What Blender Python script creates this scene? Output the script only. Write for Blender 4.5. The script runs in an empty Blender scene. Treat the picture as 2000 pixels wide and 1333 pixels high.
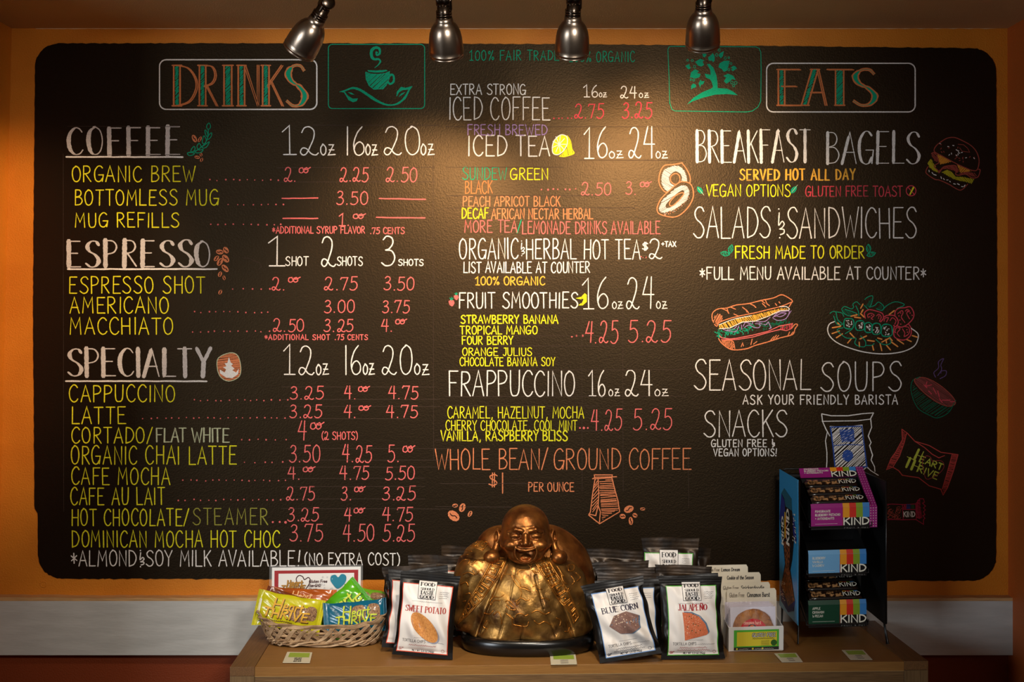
import bpy, math, random
import numpy as np
from mathutils import Vector, Matrix
from mathutils.geometry import tessellate_polygon
from mathutils.bvhtree import BVHTree

SC = bpy.context.scene
COL = SC.collection
F = 2570.0          # focal length in pixels of the 2000 px wide frame
D = 3.35            # camera to wall
CX, CY, CZ = 1004.0, 613.0, 1.5
TZ = 0.726          # table top height

# ---------------------------------------------------------------- camera
cam = bpy.data.cameras.new('camera'); camo = bpy.data.objects.new('camera', cam); COL.objects.link(camo)
camo.location = (0, -D, CZ); camo.rotation_euler = (math.pi/2, 0, 0)
cam.sensor_width = 36.0; cam.lens = F*36/2000
cam.shift_x = -(CX-1000)/2000; cam.shift_y = -(666.5-CY)/2000
cam.clip_start = 0.05
SC.camera = camo
# ---------------------------------------------------------------- world, exposure
w = bpy.data.worlds.new('world'); SC.world = w; w.use_nodes = True
w.node_tree.nodes['Background'].inputs[0].default_value = (1.0, 0.72, 0.5, 1)
w.node_tree.nodes['Background'].inputs[1].default_value = 0.035
SC.view_settings.view_transform = 'Standard'; SC.view_settings.look = 'None'
SC.view_settings.gamma = 1; SC.view_settings.use_curve_mapping = False
SC.view_settings.exposure = 0.12
try: SC.cycles.use_denoising = True
except Exception: pass

def at(px, py, Z): return Vector(((px-CX)*Z/F, -D+Z, CZ+(CY-py)*Z/F))
def Zfoot(py): return (CZ-TZ)*F/(py-CY)

def aim(o, tgt):
    o.rotation_euler = (Vector(tgt)-o.location).to_track_quat('-Z', 'Y').to_euler()
def area(name, loc, tgt, sx, sy, power, color, spread=180):
    l = bpy.data.lights.new(name, 'AREA'); l.shape = 'RECTANGLE'; l.size = sx; l.size_y = sy
    l.energy = power; l.color = color; l.spread = math.radians(spread)
    o = bpy.data.objects.new(name, l); COL.objects.link(o); o.location = loc; aim(o, tgt); return o
def spot(name, loc, tgt, power, color, ang, blend, rad=0.02):
    l = bpy.data.lights.new(name, 'SPOT'); l.energy = power; l.color = color
    l.spot_size = math.radians(ang); l.spot_blend = blend; l.shadow_soft_size = rad
    o = bpy.data.objects.new(name, l); COL.objects.link(o); o.location = loc; aim(o, tgt); return o
# soft daylight fill behind and left of the camera, standing for an unseen window; ceiling spots above the counter in front of the table
area('daylight_fill', (-3.3, -4.3, 1.5), (-0.3, 0, 1.0), 1.5, 1.3, 22, (0.86, 0.93, 1.0), 100)
spot('ceiling_spot_table', (0.06, -1.50, 2.19), (-0.04, -0.34, 0.88), 72, (1.0, 0.86, 0.68), 48, 1.0, 0.03)
spot('ceiling_spot_left', (-0.85, -1.6, 2.19), (-0.45, -0.2, 0.86), 30, (1.0, 0.88, 0.72), 55, 1.0, 0.04)
spot('board_fill_spot', (0.62, -3.0, 2.19), (-0.22, 0, 1.46), 240, (1.0, 0.94, 0.87), 56, 1.0, 0.22)  # fill spot added to brighten the chalk and place the board's glow
# track lamps: (bell centre px, axis, aim px on wall, power)
WARM = (1.0, 0.70, 0.42)
LAMPS = [((601, 70), (-.50, .42, -.66), (5, 600), 46, 46), ((870, 74), (.03, .52, -.82), (820, 520), 50, 56),
         ((1118, 72), (-.0, .50, -.84), (1150, 440), 12, 66), ((1373, 55), (.07, .60, -.72), (1320, 440), 46, 62)]
LZ = 2.55

# ---------------------------------------------------------------- materials
MATS = {}
def srgb(c):
    return tuple(((v/255)/12.92 if v/255 <= .04045 else ((v/255+.055)/1.055)**2.4) for v in c)
def mat(name, col, rough=.6, metal=0., spec=.5, var=.0, vscale=30., bump=0., bscale=200., trans=0., alpha=1., col2=None, coat=0., thr=None, detail=4, vec='Object', stretch=None):
    if name in MATS: return MATS[name]
    m = bpy.data.materials.new(name); m.use_nodes = True; MATS[name] = m
    nt = m.node_tree; b = nt.nodes['Principled BSDF']
    b.inputs['Roughness'].default_value = rough; b.inputs['Metallic'].default_value = metal
    b.inputs['Specular IOR Level'].default_value = spec
    b.inputs['Transmission Weight'].default_value = trans
    b.inputs['Alpha'].default_value = alpha; b.inputs['Coat Weight'].default_value = coat
    b.inputs['Coat Roughness'].default_value = .15
    c = srgb(col); b.inputs['Base Color'].default_value = (*c, 1)
    tc = nt.nodes.new('ShaderNodeTexCoord'); src = tc.outputs[vec]
    if stretch:
        mp = nt.nodes.new('ShaderNodeMapping'); mp.inputs['Scale'].default_value = stretch
        nt.links.new(src, mp.inputs['Vector']); src = mp.outputs[0]
    if var > 0 or col2:
        n = nt.nodes.new('ShaderNodeTexNoise'); n.inputs['Scale'].default_value = vscale; n.inputs['Detail'].default_value = detail
        nt.links.new(src, n.inputs['Vector'])
        r = nt.nodes.new('ShaderNodeValToRGB')
        c2 = srgb(col2) if col2 else tuple(v*(1-var) for v in c)
        lo, hi = thr if thr else (.35, .65)
        r.color_ramp.elements[0].position = lo; r.color_ramp.elements[0].color = (*c2, 1)
        r.color_ramp.elements[1].position = hi; r.color_ramp.elements[1].color = (*c, 1)
        nt.links.new(n.outputs['Fac'], r.inputs[0]); nt.links.new(r.outputs[0], b.inputs['Base Color'])
    if bump > 0:
        n2 = nt.nodes.new('ShaderNodeTexNoise'); n2.inputs['Scale'].default_value = bscale; n2.inputs['Detail'].default_value = 2
        nt.links.new(src, n2.inputs['Vector'])
        bp = nt.nodes.new('ShaderNodeBump'); bp.inputs['Strength'].default_value = 1; bp.inputs['Distance'].default_value = bump
        nt.links.new(n2.outputs['Fac'], bp.inputs['Height']); nt.links.new(bp.outputs[0], b.inputs['Normal'])
    return m
CH = {'W': (236, 232, 226), 'Y': (232, 226, 40), 'y': (150, 148, 62), 'P': (232, 110, 108), 'R': (214, 70, 84), 'O': (222, 132, 88), 'o': (208, 122, 72),
      'G': (16, 158, 118), 'g': (10, 100, 72), 'D': (240, 178, 66), 'V': (166, 134, 190), 'v': (96, 72, 120), 'B': (50, 82, 160), 'b': (128, 62, 58),
      'w': (150, 140, 130), 'k': (8, 8, 9), 'L': (190, 196, 160), 'f': (66, 52, 44), 'm': (206, 200, 196)}
def chalk(k):
    c = CH[k]
    return mat('chalk_'+('upper_' if k.isupper() else 'lower_')+k.lower(), c, rough=.85, spec=.15, col2=tuple(v*.72 for v in c), vscale=900, thr=(.36, .5))
def ink(name, c, **k): return mat('print_'+name, c, rough=k.pop('rough', .45), spec=.4, **k)

# ---------------------------------------------------------------- mesh builder
class MB:
    def __init__(s): s.v = []; s.f = []; s.m = []; s.mats = []
    def mi(s, m):
        if m not in s.mats: s.mats.append(m)
        return s.mats.index(m)
    def add(s, vs, fs, m):
        o = len(s.v); s.v += [tuple(p) for p in vs]; k = s.mi(m)
        for f in fs: s.f.append(tuple(i+o for i in f)); s.m.append(k)
    def box(s, c, d, m, R=None, taper=1.0):
        c = Vector(c); hx, hy, hz = d[0]/2, d[1]/2, d[2]/2; vs = []
        for z in (-hz, hz):
            k = taper if z > 0 else 1
            for x, y in ((-hx, -hy), (hx, -hy), (hx, hy), (-hx, hy)):
                p = Vector((x*k, y*k, z)); vs.append(c+(R @ p if R else p))
        s.add(vs, [(0, 3, 2, 1), (4, 5, 6, 7), (0, 1, 5, 4), (1, 2, 6, 5), (2, 3, 7, 6), (3, 0, 4, 7)], m)
    def tube(s, pts, r, m, n=8, cap=True, flat=1.0, closed=False):
        pts = [Vector(p) for p in pts]; N = len(pts); rs = r if hasattr(r, '__len__') else [r]*N
        up = None; vs = []
        for i, p in enumerate(pts):
            if closed: t = pts[(i+1) % N]-pts[i-1]
            else: t = pts[min(i+1, N-1)]-pts[max(i-1, 0)]
            if t.length < 1e-9: t = Vector((0, 0, 1))
            t.normalize()
            if up is None: up = Vector((0, 0, 1)) if abs(t.z) < .9 else Vector((1, 0, 0))
            a = t.cross(up)
            if a.length < 1e-6: a = t.orthogonal()
            a.normalize(); b = a.cross(t).normalized(); up = b
            for k in range(n):
                th = 2*math.pi*k/n; vs.append(p+a*math.cos(th)*rs[i]*flat+b*math.sin(th)*rs[i])
        fs = []
        for i in range(N if closed else N-1):
            j = (i+1) % N
            for k in range(n): fs.append((i*n+k, i*n+(k+1) % n, j*n+(k+1) % n, j*n+k))
        if cap and not closed: fs += [tuple(range(n))[::-1], tuple((N-1)*n+k for k in range(n))]
        s.add(vs, fs, m)
    def lathe(s, prof, m, O, A, n=40):
        A = Vector(A).normalized(); X = A.orthogonal().normalized(); Y = A.cross(X); O = Vector(O); vs = []
        for (h, r) in prof:
            for k in range(n):
                th = 2*math.pi*k/n; vs.append(O+A*h+(X*math.cos(th)+Y*math.sin(th))*r)
        fs = [(i*n+k, i*n+(k+1) % n, (i+1)*n+(k+1) % n, (i+1)*n+k) for i in range(len(prof)-1) for k in range(n)]
        s.add(vs, fs, m)
    def grid(s, fn, us, vs_, m, flip=False):
        nu, nv = len(us), len(vs_); V = [fn(u, v) for v in vs_ for u in us]; fs = []
        for j in range(nv-1):
            for i in range(nu-1):
                q = (j*nu+i, j*nu+i+1, (j+1)*nu+i+1, (j+1)*nu+i); fs.append(q[::-1] if flip else q)
        s.add(V, fs, m)
    def poly(s, pts3, m, flat2=None):
        if flat2 is None: s.add(pts3, [tuple(range(len(pts3)))], m); return
        t = tessellate_polygon([[Vector((p[0], p[1], 0)) for p in flat2]])
        s.add(pts3, [tuple(x) for x in t], m)
    def build(s, name, parent=None, smooth=False, loc=None, bevel=0, **props):
        me = bpy.data.meshes.new(name)
        org = Vector(loc) if loc is not None else (parent['_o'] if parent is not None and '_o' in parent else None)
        if parent is not None: org = ORG[parent.name]
        elif org is None: org = Vector((0, 0, 0))
        if not s.v: print('EMPTY MESH', name); return None
        V = np.array(s.v, dtype=np.float64)-np.array(org)
        me.from_pydata(V.tolist(), [], s.f)
        for m in s.mats: me.materials.append(m)
        me.polygons.foreach_set('material_index', s.m)
        if smooth: me.polygons.foreach_set('use_smooth', [True]*len(s.f))
        me.update()
        o = bpy.data.objects.new(name, me); COL.objects.link(o)
        if parent is not None: o.parent = parent
        else: o.location = org
        ORG[o.name] = org
        if bevel:
            b = o.modifiers.new('bevel', 'BEVEL'); b.width = bevel; b.segments = 2; b.limit_method = 'ANGLE'
        for k, v in props.items(): o[k] = v
        return o
ORG = {}
def thing(name, label, cat, loc, group=None):
    o = bpy.data.objects.new(name, None); COL.objects.link(o); o.location = loc; o.empty_display_size = .05
    ORG[o.name] = Vector(loc); o['label'] = label; o['category'] = cat
    if group: o['group'] = group
    return o

# ---------------------------------------------------------------- hand lettering: single stroke glyphs, unit cap height
G = {}
def gl(ch, w, *st):
    G[ch] = (w, [(t[0], [tuple(map(float, p.split(','))) for p in t[1:].split()]) for t in st])
gl(' ', .26)
gl('A', .56, 'l0,0 .28,1 .55,0', 'l.1,.36 .47,.36')
gl('B', .5, 'l.05,0 .05,1', 's.05,1 .3,.98 .41,.8 .32,.6 .05,.52', 's.05,.52 .34,.5 .49,.28 .36,.05 .05,0')
gl('C', .52, 's.5,.85 .4,.98 .25,1 .08,.8 .02,.5 .08,.18 .25,0 .42,.04 .52,.17')
gl('D', .54, 'l.05,0 .05,1', 's.05,1 .32,.93 .5,.68 .52,.42 .36,.12 .05,0')
gl('E', .5, 'l.05,0 .05,1', 'l.05,1 .47,1', 'l.05,.53 .38,.53', 'l.05,0 .49,0')
gl('F', .48, 'l.05,0 .05,1', 'l.05,1 .48,1', 'l.05,.53 .38,.53')
gl('G', .58, 's.5,.88 .38,1 .22,.98 .06,.76 .02,.45 .09,.12 .25,0 .4,.04 .5,.2', 'l.27,.43 .57,.43 .51,.02')
gl('H', .54, 'l.05,0 .05,1', 'l.5,0 .5,1', 'l.05,.5 .5,.5')
gl('I', .14, 'l.07,0 .07,1')
gl('J', .36, 's.32,1 .32,.4 .28,.08 .14,0 .02,.12', 'l.12,1 .36,1')
gl('K', .5, 'l.05,0 .05,1', 'l.48,1 .05,.45', 'l.18,.6 .5,0')
gl('L', .46, 'l.05,1 .05,0 .46,0')
gl('M', .68, 'l.04,0 .1,1 .34,.36 .58,1 .64,0')
gl('N', .54, 'l.05,0 .05,1 .5,0 .5,1')
gl('O', .54, 's.26,1 .08,.84 .02,.5 .1,.12 .27,0 .45,.14 .52,.5 .44,.86 .26,1 .2,.98')
gl('P', .5, 'l.05,0 .05,1', 's.05,1 .34,.97 .47,.76 .36,.54 .05,.46')
gl('Q', .56, 's.26,1 .08,.84 .02,.5 .1,.12 .27,0 .45,.14 .52,.5 .44,.86 .26,1', 'l.34,.22 .56,-.06')
gl('R', .52, 'l.05,0 .05,1', 's.05,1 .34,.97 .45,.76 .34,.56 .05,.48', 'l.16,.5 .5,0')
gl('S', .52, 's.49,.86 .38,.99 .2,.98 .07,.81 .15,.61 .37,.46 .5,.25 .4,.04 .2,0 .02,.13')
gl('T', .5, 'l.25,0 .25,1', 'l0,1 .5,1')
gl('U', .52, 's.04,1 .05,.3 .13,.03 .27,0 .4,.05 .48,.3 .49,1')
gl('V', .52, 'l0,1 .26,0 .52,1')
gl('W', .76, 'l0,1 .2,0 .38,.72 .56,0 .75,1')
gl('X', .52, 'l0,1 .52,0', 'l.5,1 .02,0')
gl('Y', .5, 'l0,1 .26,.5 .5,1', 'l.26,.5 .24,0')
gl('Z', .5, 'l.03,1 .48,1 .02,0 .5,0')
gl('0', .5, 's.26,1 .08,.84 .02,.5 .08,.14 .24,0 .42,.14 .48,.5 .42,.86 .26,1 .2,.98')
gl('1', .4, 'l.0,.78 .22,1 .22,0', 'l.03,0 .42,0')
gl('2', .56, 's.05,.8 .13,.96 .28,1 .42,.87 .42,.62 .32,.33 .2,.06 .09,0 .01,.1 .07,.24 .2,.22 .34,.05 .48,0 .56,.07')
gl('3', .48, 's.08,.88 .2,1 .37,.94 .4,.76 .28,.58 .16,.53', 's.16,.53 .36,.5 .46,.28 .36,.05 .16,0 .02,.1')
gl('4', .5, 'l.2,1 .02,.44 .5,.44', 'l.38,1 .37,0')
gl('5', .48, 'l.46,1 .13,1 .1,.58', 's.1,.58 .28,.64 .44,.5 .46,.22 .3,.01 .12,0 .02,.08')
gl('6', .46, 's.36,1 .17,.78 .04,.4 .1,.08 .26,0 .42,.12 .42,.34 .28,.47 .12,.38 .05,.2')
gl('7', .46, 'l.0,.86 .05,1 .46,1 .2,0')
gl('8', .48, 's.25,1 .1,.86 .2,.6 .38,.38 .42,.12 .24,0 .06,.14 .12,.4 .34,.64 .4,.86 .25,1')
gl('9', .46, 's.42,.8 .28,1 .08,.86 .06,.62 .22,.5 .4,.64 .42,.8 .36,.2 .3,0')
gl('.', .2, 'd.1,.02'); gl(',', .22, 'l.14,.06 .08,-.16'); gl(':', .2, 'd.1,.1', 'd.1,.55')
gl('!', .2, 'l.16,1 .1,.28', 'd.08,.02')
gl('-', .34, 'l.02,.45 .32,.45'); gl('+', .44, 'l.02,.5 .42,.5', 'l.22,.25 .22,.75')
gl('/', .4, 'l.0,-.02 .36,1.04')
gl('(', .24, 's.22,1.08 .06,.8 .02,.5 .06,.15 .2,-.1'); gl(')', .26, 's.02,1.08 .18,.8 .22,.5 .18,.15 .04,-.1')
gl('*', .44, 'l.2,.85 .22,.2', 'l.02,.68 .42,.38', 'l.4,.7 .04,.36')
gl('%', .6, 'l.5,1 .12,0', 's.12,.95 .02,.8 .12,.66 .22,.8 .12,.95', 's.5,.36 .4,.2 .5,.04 .6,.2 .5,.36')
gl('$', .5, 's.46,.82 .3,.92 .08,.8 .12,.6 .36,.44 .44,.24 .26,.08 .02,.18', 'l.2,1.04 .2,-.04', 'l.31,1.04 .31,-.04')
gl('&', .42, 'd.14,1', 's.16,.86 .12,.5 .14,.42 .3,.56 .4,.46 .3,.34 .16,.28', 's.2,.28 .38,.26 .38,.14 .2,.08', 'd.16,-.03')
gl('^', .86, 's.3,.96 .1,.9 .08,.66 .26,.6 .38,.74 .3,.94', 's.44,.92 .42,.68 .56,.6 .7,.74 .6,.96 .48,.86 .62,.84 .86,.98')
gl('~', .86, 's0,.5 .2,.6 .4,.45 .6,.6 .86,.5')
gl('`', .3, 's.02,.2 .1,.5 .2,.1 .3,.5')
gl('a', .44, 's.38,.55 .2,.62 .05,.4 .08,.08 .24,0 .38,.2 .38,.55', 'l.38,.6 .4,0')
gl('b', .42, 'l.05,1 .05,0', 's.05,.4 .22,.62 .38,.35 .28,.04 .05,.05')
gl('c', .38, 's.36,.52 .2,.62 .04,.36 .12,.04 .34,.08')
gl('d', .42, 'l.37,1 .37,0', 's.37,.45 .2,.62 .04,.32 .14,.02 .37,.14')
gl('e', .42, 's.05,.32 .38,.36 .32,.56 .16,.6 .04,.34 .14,.03 .38,.1')
gl('f', .3, 's.3,.96 .16,.98 .12,.7 .12,0', 'l0,.58 .26,.58')
gl('g', .42, 's.37,.52 .2,.62 .04,.34 .14,.04 .36,.16', 's.38,.6 .38,-.1 .24,-.3 .06,-.22')
gl('h', .42, 'l.05,1 .05,0', 's.05,.4 .24,.62 .37,.45 .38,0')
gl('i', .14, 'l.07,.6 .07,0', 'd.07,.85'); gl('k', .4, 'l.05,1 .05,0', 'l.36,.6 .06,.25', 'l.14,.32 .38,0')
gl('l', .14, 'l.07,1 .07,0')
gl('m', .62, 'l.05,.6 .05,0', 's.05,.42 .2,.62 .3,.45 .31,0', 's.31,.42 .46,.62 .56,.45 .57,0')
gl('n', .42, 'l.05,.6 .05,0', 's.05,.4 .24,.62 .36,.45 .37,0')
gl('o', .44, 's.21,.6 .04,.42 .05,.14 .21,0 .38,.14 .39,.42 .21,.6 .15,.59')
gl('p', .42, 'l.05,.6 .05,-.3', 's.05,.45 .24,.62 .38,.34 .26,.02 .05,.08')
gl('r', .3, 'l.05,.6 .05,0', 's.05,.36 .16,.58 .3,.56')
gl('s', .36, 's.33,.52 .16,.61 .06,.46 .28,.28 .3,.08 .14,0 .02,.08')
gl('t', .3, 's.12,.9 .12,.1 .2,0 .3,.04', 'l0,.6 .28,.6')
gl('u', .42, 's.05,.6 .06,.12 .2,0 .36,.2', 'l.37,.6 .38,0')
gl('v', .4, 'l0,.6 .2,0 .4,.6'); gl('y', .4, 'l0,.6 .2,.05', 'l.4,.6 .1,-.3')
gl('z', .4, 'l.04,.6 .36,.6 .02,0 .4,0'); gl('w', .56, 'l0,.6 .15,0 .28,.5 .42,0 .56,.6')
G['ƶ'] = (.5, [('l', [(.05, .6), (.38, .6), (.02, 0), (.5, .03)]), ('l', [(.08, .3), (.42, .3)])])
G['Ñ'] = (.54, G['N'][1]+[('s', [(.1, 1.1), (.2, 1.2), (.32, 1.1), (.44, 1.2)])])
G['ı'] = G['I']

def catmull(P, n=5, closed=False):
    P = np.array(P, float)
    if len(P) < 3: return P
    if closed: Q = np.vstack([P[-1], P, P[0], P[1]]); segs = len(P)
    else: Q = np.vstack([2*P[0]-P[1], P, 2*P[-1]-P[-2]]); segs = len(P)-1
    out = []
    for i in range(segs):
        p0, p1, p2, p3 = Q[i], Q[i+1], Q[i+2], Q[i+3]
        for t in np.linspace(0, 1, n, endpoint=False):
            out.append(.5*((2*p1)+(-p0+p2)*t+(2*p0-5*p1+4*p2-p3)*t*t+(-p0+3*p1-3*p2+p3)*t**3))
    out.append(P[0] if closed else P[-1])
    return np.array(out)
def resample(P, step):
    P = np.array(P, float); out = [P[0]]
    for a, b in zip(P[:-1], P[1:]):
        n = max(1, int(math.ceil(np.linalg.norm(b-a)/step)))
        for k in range(1, n+1): out.append(a+(b-a)*k/n)
    return np.array(out)

class Pen:
    """draws flat strokes and shapes in 2D and maps them to a surface: fn(x, y, off) -> Vector"""
    def __init__(s, fn, base=.0004, seed=1, step=None, jit=.12):
        s.fn = fn; s.mb = MB(); s.base = base; s.k = 0; s.r = random.Random(seed); s.step = step; s.jit = jit
    def off(s, extra=0): s.k += 1; return s.base+extra+(s.k % 50)*4e-6
    def line(s, P, w, m, closed=False, extra=0, ws=None, cap=True):
        P = np.array(P, float)
        if s.step:
            if ws is not None and len(ws) == len(P):
                d = np.r_[0, np.cumsum(np.linalg.norm(np.diff(P, axis=0), axis=1))]
                P2 = resample(P, s.step); d2 = np.r_[0, np.cumsum(np.linalg.norm(np.diff(P2, axis=0), axis=1))]
                ws = np.interp(d2, d, ws); P = P2
            else: P = resample(P, s.step)
        keep = [0]+[i for i in range(1, len(P)) if np.linalg.norm(P[i]-P[i-1]) > 1e-6]
        if ws is not None: ws = np.array(ws)[keep]
        P = P[keep]; N = len(P)
        if N < 2: return
        T = np.zeros_like(P); T[1:-1] = P[2:]-P[:-2]; T[0] = P[1]-P[0]; T[-1] = P[-1]-P[-2]
        d1 = np.diff(P, axis=0); d1 /= np.linalg.norm(d1, axis=1)[:, None]
        T[1:-1] = d1[1:]+d1[:-1]
        ln = np.linalg.norm(T, axis=1)[:, None]; ln[ln < 1e-9] = 1; T /= ln
        Nn = np.stack([-T[:, 1], T[:, 0]], 1)
        cosm = np.ones(N); cosm[1:-1] = np.clip(np.abs((Nn[1:-1]*np.stack([-d1[1:, 1], d1[1:, 0]], 1)).sum(1)), .55, 1)
        W = (np.array(ws) if ws is not None else np.full(N, w))/2
        W = W*(1+np.array([s.r.uniform(-s.jit, s.jit) for _ in range(N)]))/cosm
        L = P+Nn*W[:, None]; R = P-Nn*W[:, None]; o = s.off(extra)
        vs = []; fs = []
        if cap:
            h = W[0]; vs += [P[0]-T[0]*h*.9+Nn[0]*h*.5, P[0]-T[0]*h*.9-Nn[0]*h*.5]
        for i in range(N): vs += [L[i], R[i]]
        if cap:
            h = W[-1]; vs += [P[-1]+T[-1]*h*.9+Nn[-1]*h*.5, P[-1]+T[-1]*h*.9-Nn[-1]*h*.5]
        for i in range(len(vs)//2-1): fs.append((2*i, 2*i+1, 2*i+3, 2*i+2))
        s.mb.add([s.fn(p[0], p[1], o+min(i//2, 60)*2.5e-6) for i, p in enumerate(vs)], fs, m)
    def curve(s, P, w, m, closed=False, n=5, **k): s.line(catmull(P, n, closed), w, m, **k)
    def dot(s, x, y, r, m, n=7, ry=None):
        o = s.off(); ry = ry or r
        s.mb.add([s.fn(x+r*math.cos(2*math.pi*i/n), y+ry*math.sin(2*math.pi*i/n), o) for i in range(n)], [tuple(range(n))], m)
    def fill(s, P, m, extra=0, smooth=False):
        if smooth: P = catmull(P, 4, True)[:-1]
        o = s.off(extra); s.mb.poly([s.fn(p[0], p[1], o) for p in P], m, flat2=P)
    def rect(s, x0, y0, x1, y1, m, extra=0, n=1, ny=None):
        o = s.off(extra); ny = ny or n
        s.mb.grid(lambda u, v: s.fn(u, v, o), np.linspace(x0, x1, n+1), np.linspace(y0, y1, ny+1), m)
    def hatch(s, P, ang, gap, w, m, jit=.3, smooth=False, extra=0):
        P = catmull(P, 4, True)[:-1] if smooth else np.array(P, float)
        c, sn = math.cos(ang), math.sin(ang); Rm = np.array([[c, sn], [-sn, c]]); Q = P @ Rm.T
        y = Q[:, 1].min()+gap*.5
        while y < Q[:, 1].max():
            xs = []
            for a, b in zip(Q, np.roll(Q, -1, 0)):
                if (a[1] <= y) != (b[1] <= y): xs.append(a[0]+(y-a[1])/(b[1]-a[1])*(b[0]-a[0]))
            xs.sort()
            for x0, x1 in zip(xs[::2], xs[1::2]):
                j = gap*jit; q = np.array([[x0+s.r.uniform(-j, j), y+s.r.uniform(-j, j)], [x1+s.r.uniform(-j, j), y+s.r.uniform(-j, j)]])
                s.line(q @ Rm, w, m, cap=False, extra=extra)
            y += gap*(1+s.r.uniform(-jit, jit))
    def text(s, t, x0, x1, yt, yb, m, w, style='', slant=0., gap=.13, wob=.02, dy=0):
        """style: b thick stems, d doubled strokes, e serif"""
        H = yt-yb; tot = sum(G[c][0]+gap for c in t)-gap; sx = (x1-x0)/tot; x = x0
        a = abs(H)
        for c in t:
            gw, st = G[c]; jx = s.r.uniform(-wob, wob); jy = s.r.uniform(-wob, wob)*H*.8; jr = s.r.uniform(-wob, wob)
            jh = 1+s.r.uniform(-wob, wob)*1.5
            by = yb+dy*(x-x0)/max(1, x1-x0)
            for si, (k, P) in enumerate(st):
                Q = catmull(P, 5) if k == 's' else np.array(P)
                X = x+(Q[:, 0]+jx)*sx+(slant+jr)*Q[:, 1]*a*(1 if 1 else 0)
                Y = by+jy+Q[:, 1]*H*jh
                XY = np.stack([X, Y], 1)
                if k == 'd':
                    s.dot(XY[0, 0], XY[0, 1], w*.68, m); continue
                if 'b' in style or 'e' in style:
                    XY = resample(XY, max(a*.06, .6)); d = np.gradient(XY, axis=0); L = np.linalg.norm(d, axis=1); L[L == 0] = 1
                    vert = np.abs(d[:, 1])/L
                    if 'e' in style:
                        diag = (d[:, 0]*d[:, 1]*np.sign(H)) > 0
                        ws = w*(.45+np.where(diag & (vert < .98) & (k == 'l'), .15, 1.0)*vert**2)
                    else:
                        thick = vert**3*(1 if si == 0 or c in 'Y' else .15)
                        if c == 'O': thick = thick*(XY[:, 0] < x+.26*sx)
                        if c in 'C': thick = thick*(XY[:, 0] < x+.3*sx)
                        if c == 'A': thick = thick*(XY[:, 0] < x+.27*sx)
                        ws = w*(.5+1.35*thick)
                    s.line(XY, w, m, ws=ws)
                    if 'e' in style:
                        for e in (0, -1):
                            if vert[e] > .7 and k == 'l': s.line([XY[e]-[w*.95, 0], XY[e]+[w*.95, 0]], w*.45, m, cap=False)
                else:
                    s.line(XY, w, m)
                    if 'd' in style:
                        o = [s.r.uniform(.5, .8)*w, s.r.uniform(-.2, .2)*w]; s.line(XY+o, w*.7, m)
            x += (gw+gap)*sx
    def build(s, name, parent=None, **k): return s.mb.build(name, parent, **k)
# ================================================================ room
def wp(px, py, y=0.0):          # photo pixel -> point on the wall plane (y = 0)
    return Vector(((px-CX)*D/F, y, CZ+(CY-py)*D/F))
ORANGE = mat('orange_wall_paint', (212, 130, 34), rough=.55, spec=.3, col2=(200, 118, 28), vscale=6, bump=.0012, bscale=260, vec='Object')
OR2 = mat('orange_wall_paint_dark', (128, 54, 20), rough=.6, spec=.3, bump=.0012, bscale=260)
CEIL = mat('ceiling_paint', (200, 172, 122), rough=.9, bump=.0008, bscale=300)
TRIMW = mat('white_trim_paint', (196, 196, 192), rough=.5, col2=(184, 184, 180), vscale=9, bump=.0004, bscale=40, stretch=(1, 1, 6))
WOODT = mat('raw_wood_edge', (208, 160, 104), rough=.7, var=.3, vscale=60, stretch=(.3, 4, 4))
zc = wp(0, 55.5).z; xl0 = wp(23, 0).x; xl1 = wp(-3, 0).x; xr = wp(1970, 0).x; yf = -5.2
ztrim0 = wp(0, 1275).z; ztrim1 = wp(0, 1165).z
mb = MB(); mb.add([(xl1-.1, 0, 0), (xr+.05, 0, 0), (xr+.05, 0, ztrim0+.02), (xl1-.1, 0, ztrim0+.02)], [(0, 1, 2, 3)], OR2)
mb.add([(xl1-.1, 0, ztrim0+.02), (xr+.05, 0, ztrim0+.02), (xr+.05, 0, zc+.02), (xl0-.1, 0, zc+.02)], [(0, 1, 2, 3)], ORANGE)
mb.add([(xl1-.1, .1, 0), (xr+.05, .1, 0), (xr+.05, .1, zc), (xl1-.1, .1, zc)], [(3, 2, 1, 0)], ORANGE)
mb.build('wall_back', kind='structure')
def slab(name, P, n, m):
    b = MB(); P = [Vector(p) for p in P]; Q = [p+Vector(n) for p in P]
    b.add(P+Q, [(0, 1, 2, 3), (7, 6, 5, 4)]+[(i, i+4, (i+1) % 4+4, (i+1) % 4) for i in range(4)], m); return b.build(name, kind='structure')
slab('ceiling', [(-2.6, 0, zc), (2.6, 0, zc), (2.6, yf, zc), (-2.6, yf, zc)], (0, 0, .08), CEIL)
slab('floor', [(-2.6, yf, 0), (2.6, yf, 0), (2.6, .1, 0), (-2.6, .1, 0)], (0, 0, -.08), mat('floor_tile', (92, 70, 54), rough=.4, var=.3, vscale=5))
slope = (xl0-xl1)/(zc-ztrim1)
slab('wall_left', [(xl0, 0, zc), (xl0, -0.9, zc), (xl0-slope*zc, -0.9, 0), (xl0-slope*zc, 0, 0)], (-.08, 0, 0), ORANGE)
slab('wall_right', [(xr, 0, 0), (xr, -0.9, 0), (xr, -0.9, zc), (xr-.003, 0, zc)], (.08, 0, 0), OR2 if 0 else mat('orange_wall_side', (176, 86, 28), rough=.55, bump=.0012, bscale=260))
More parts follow.
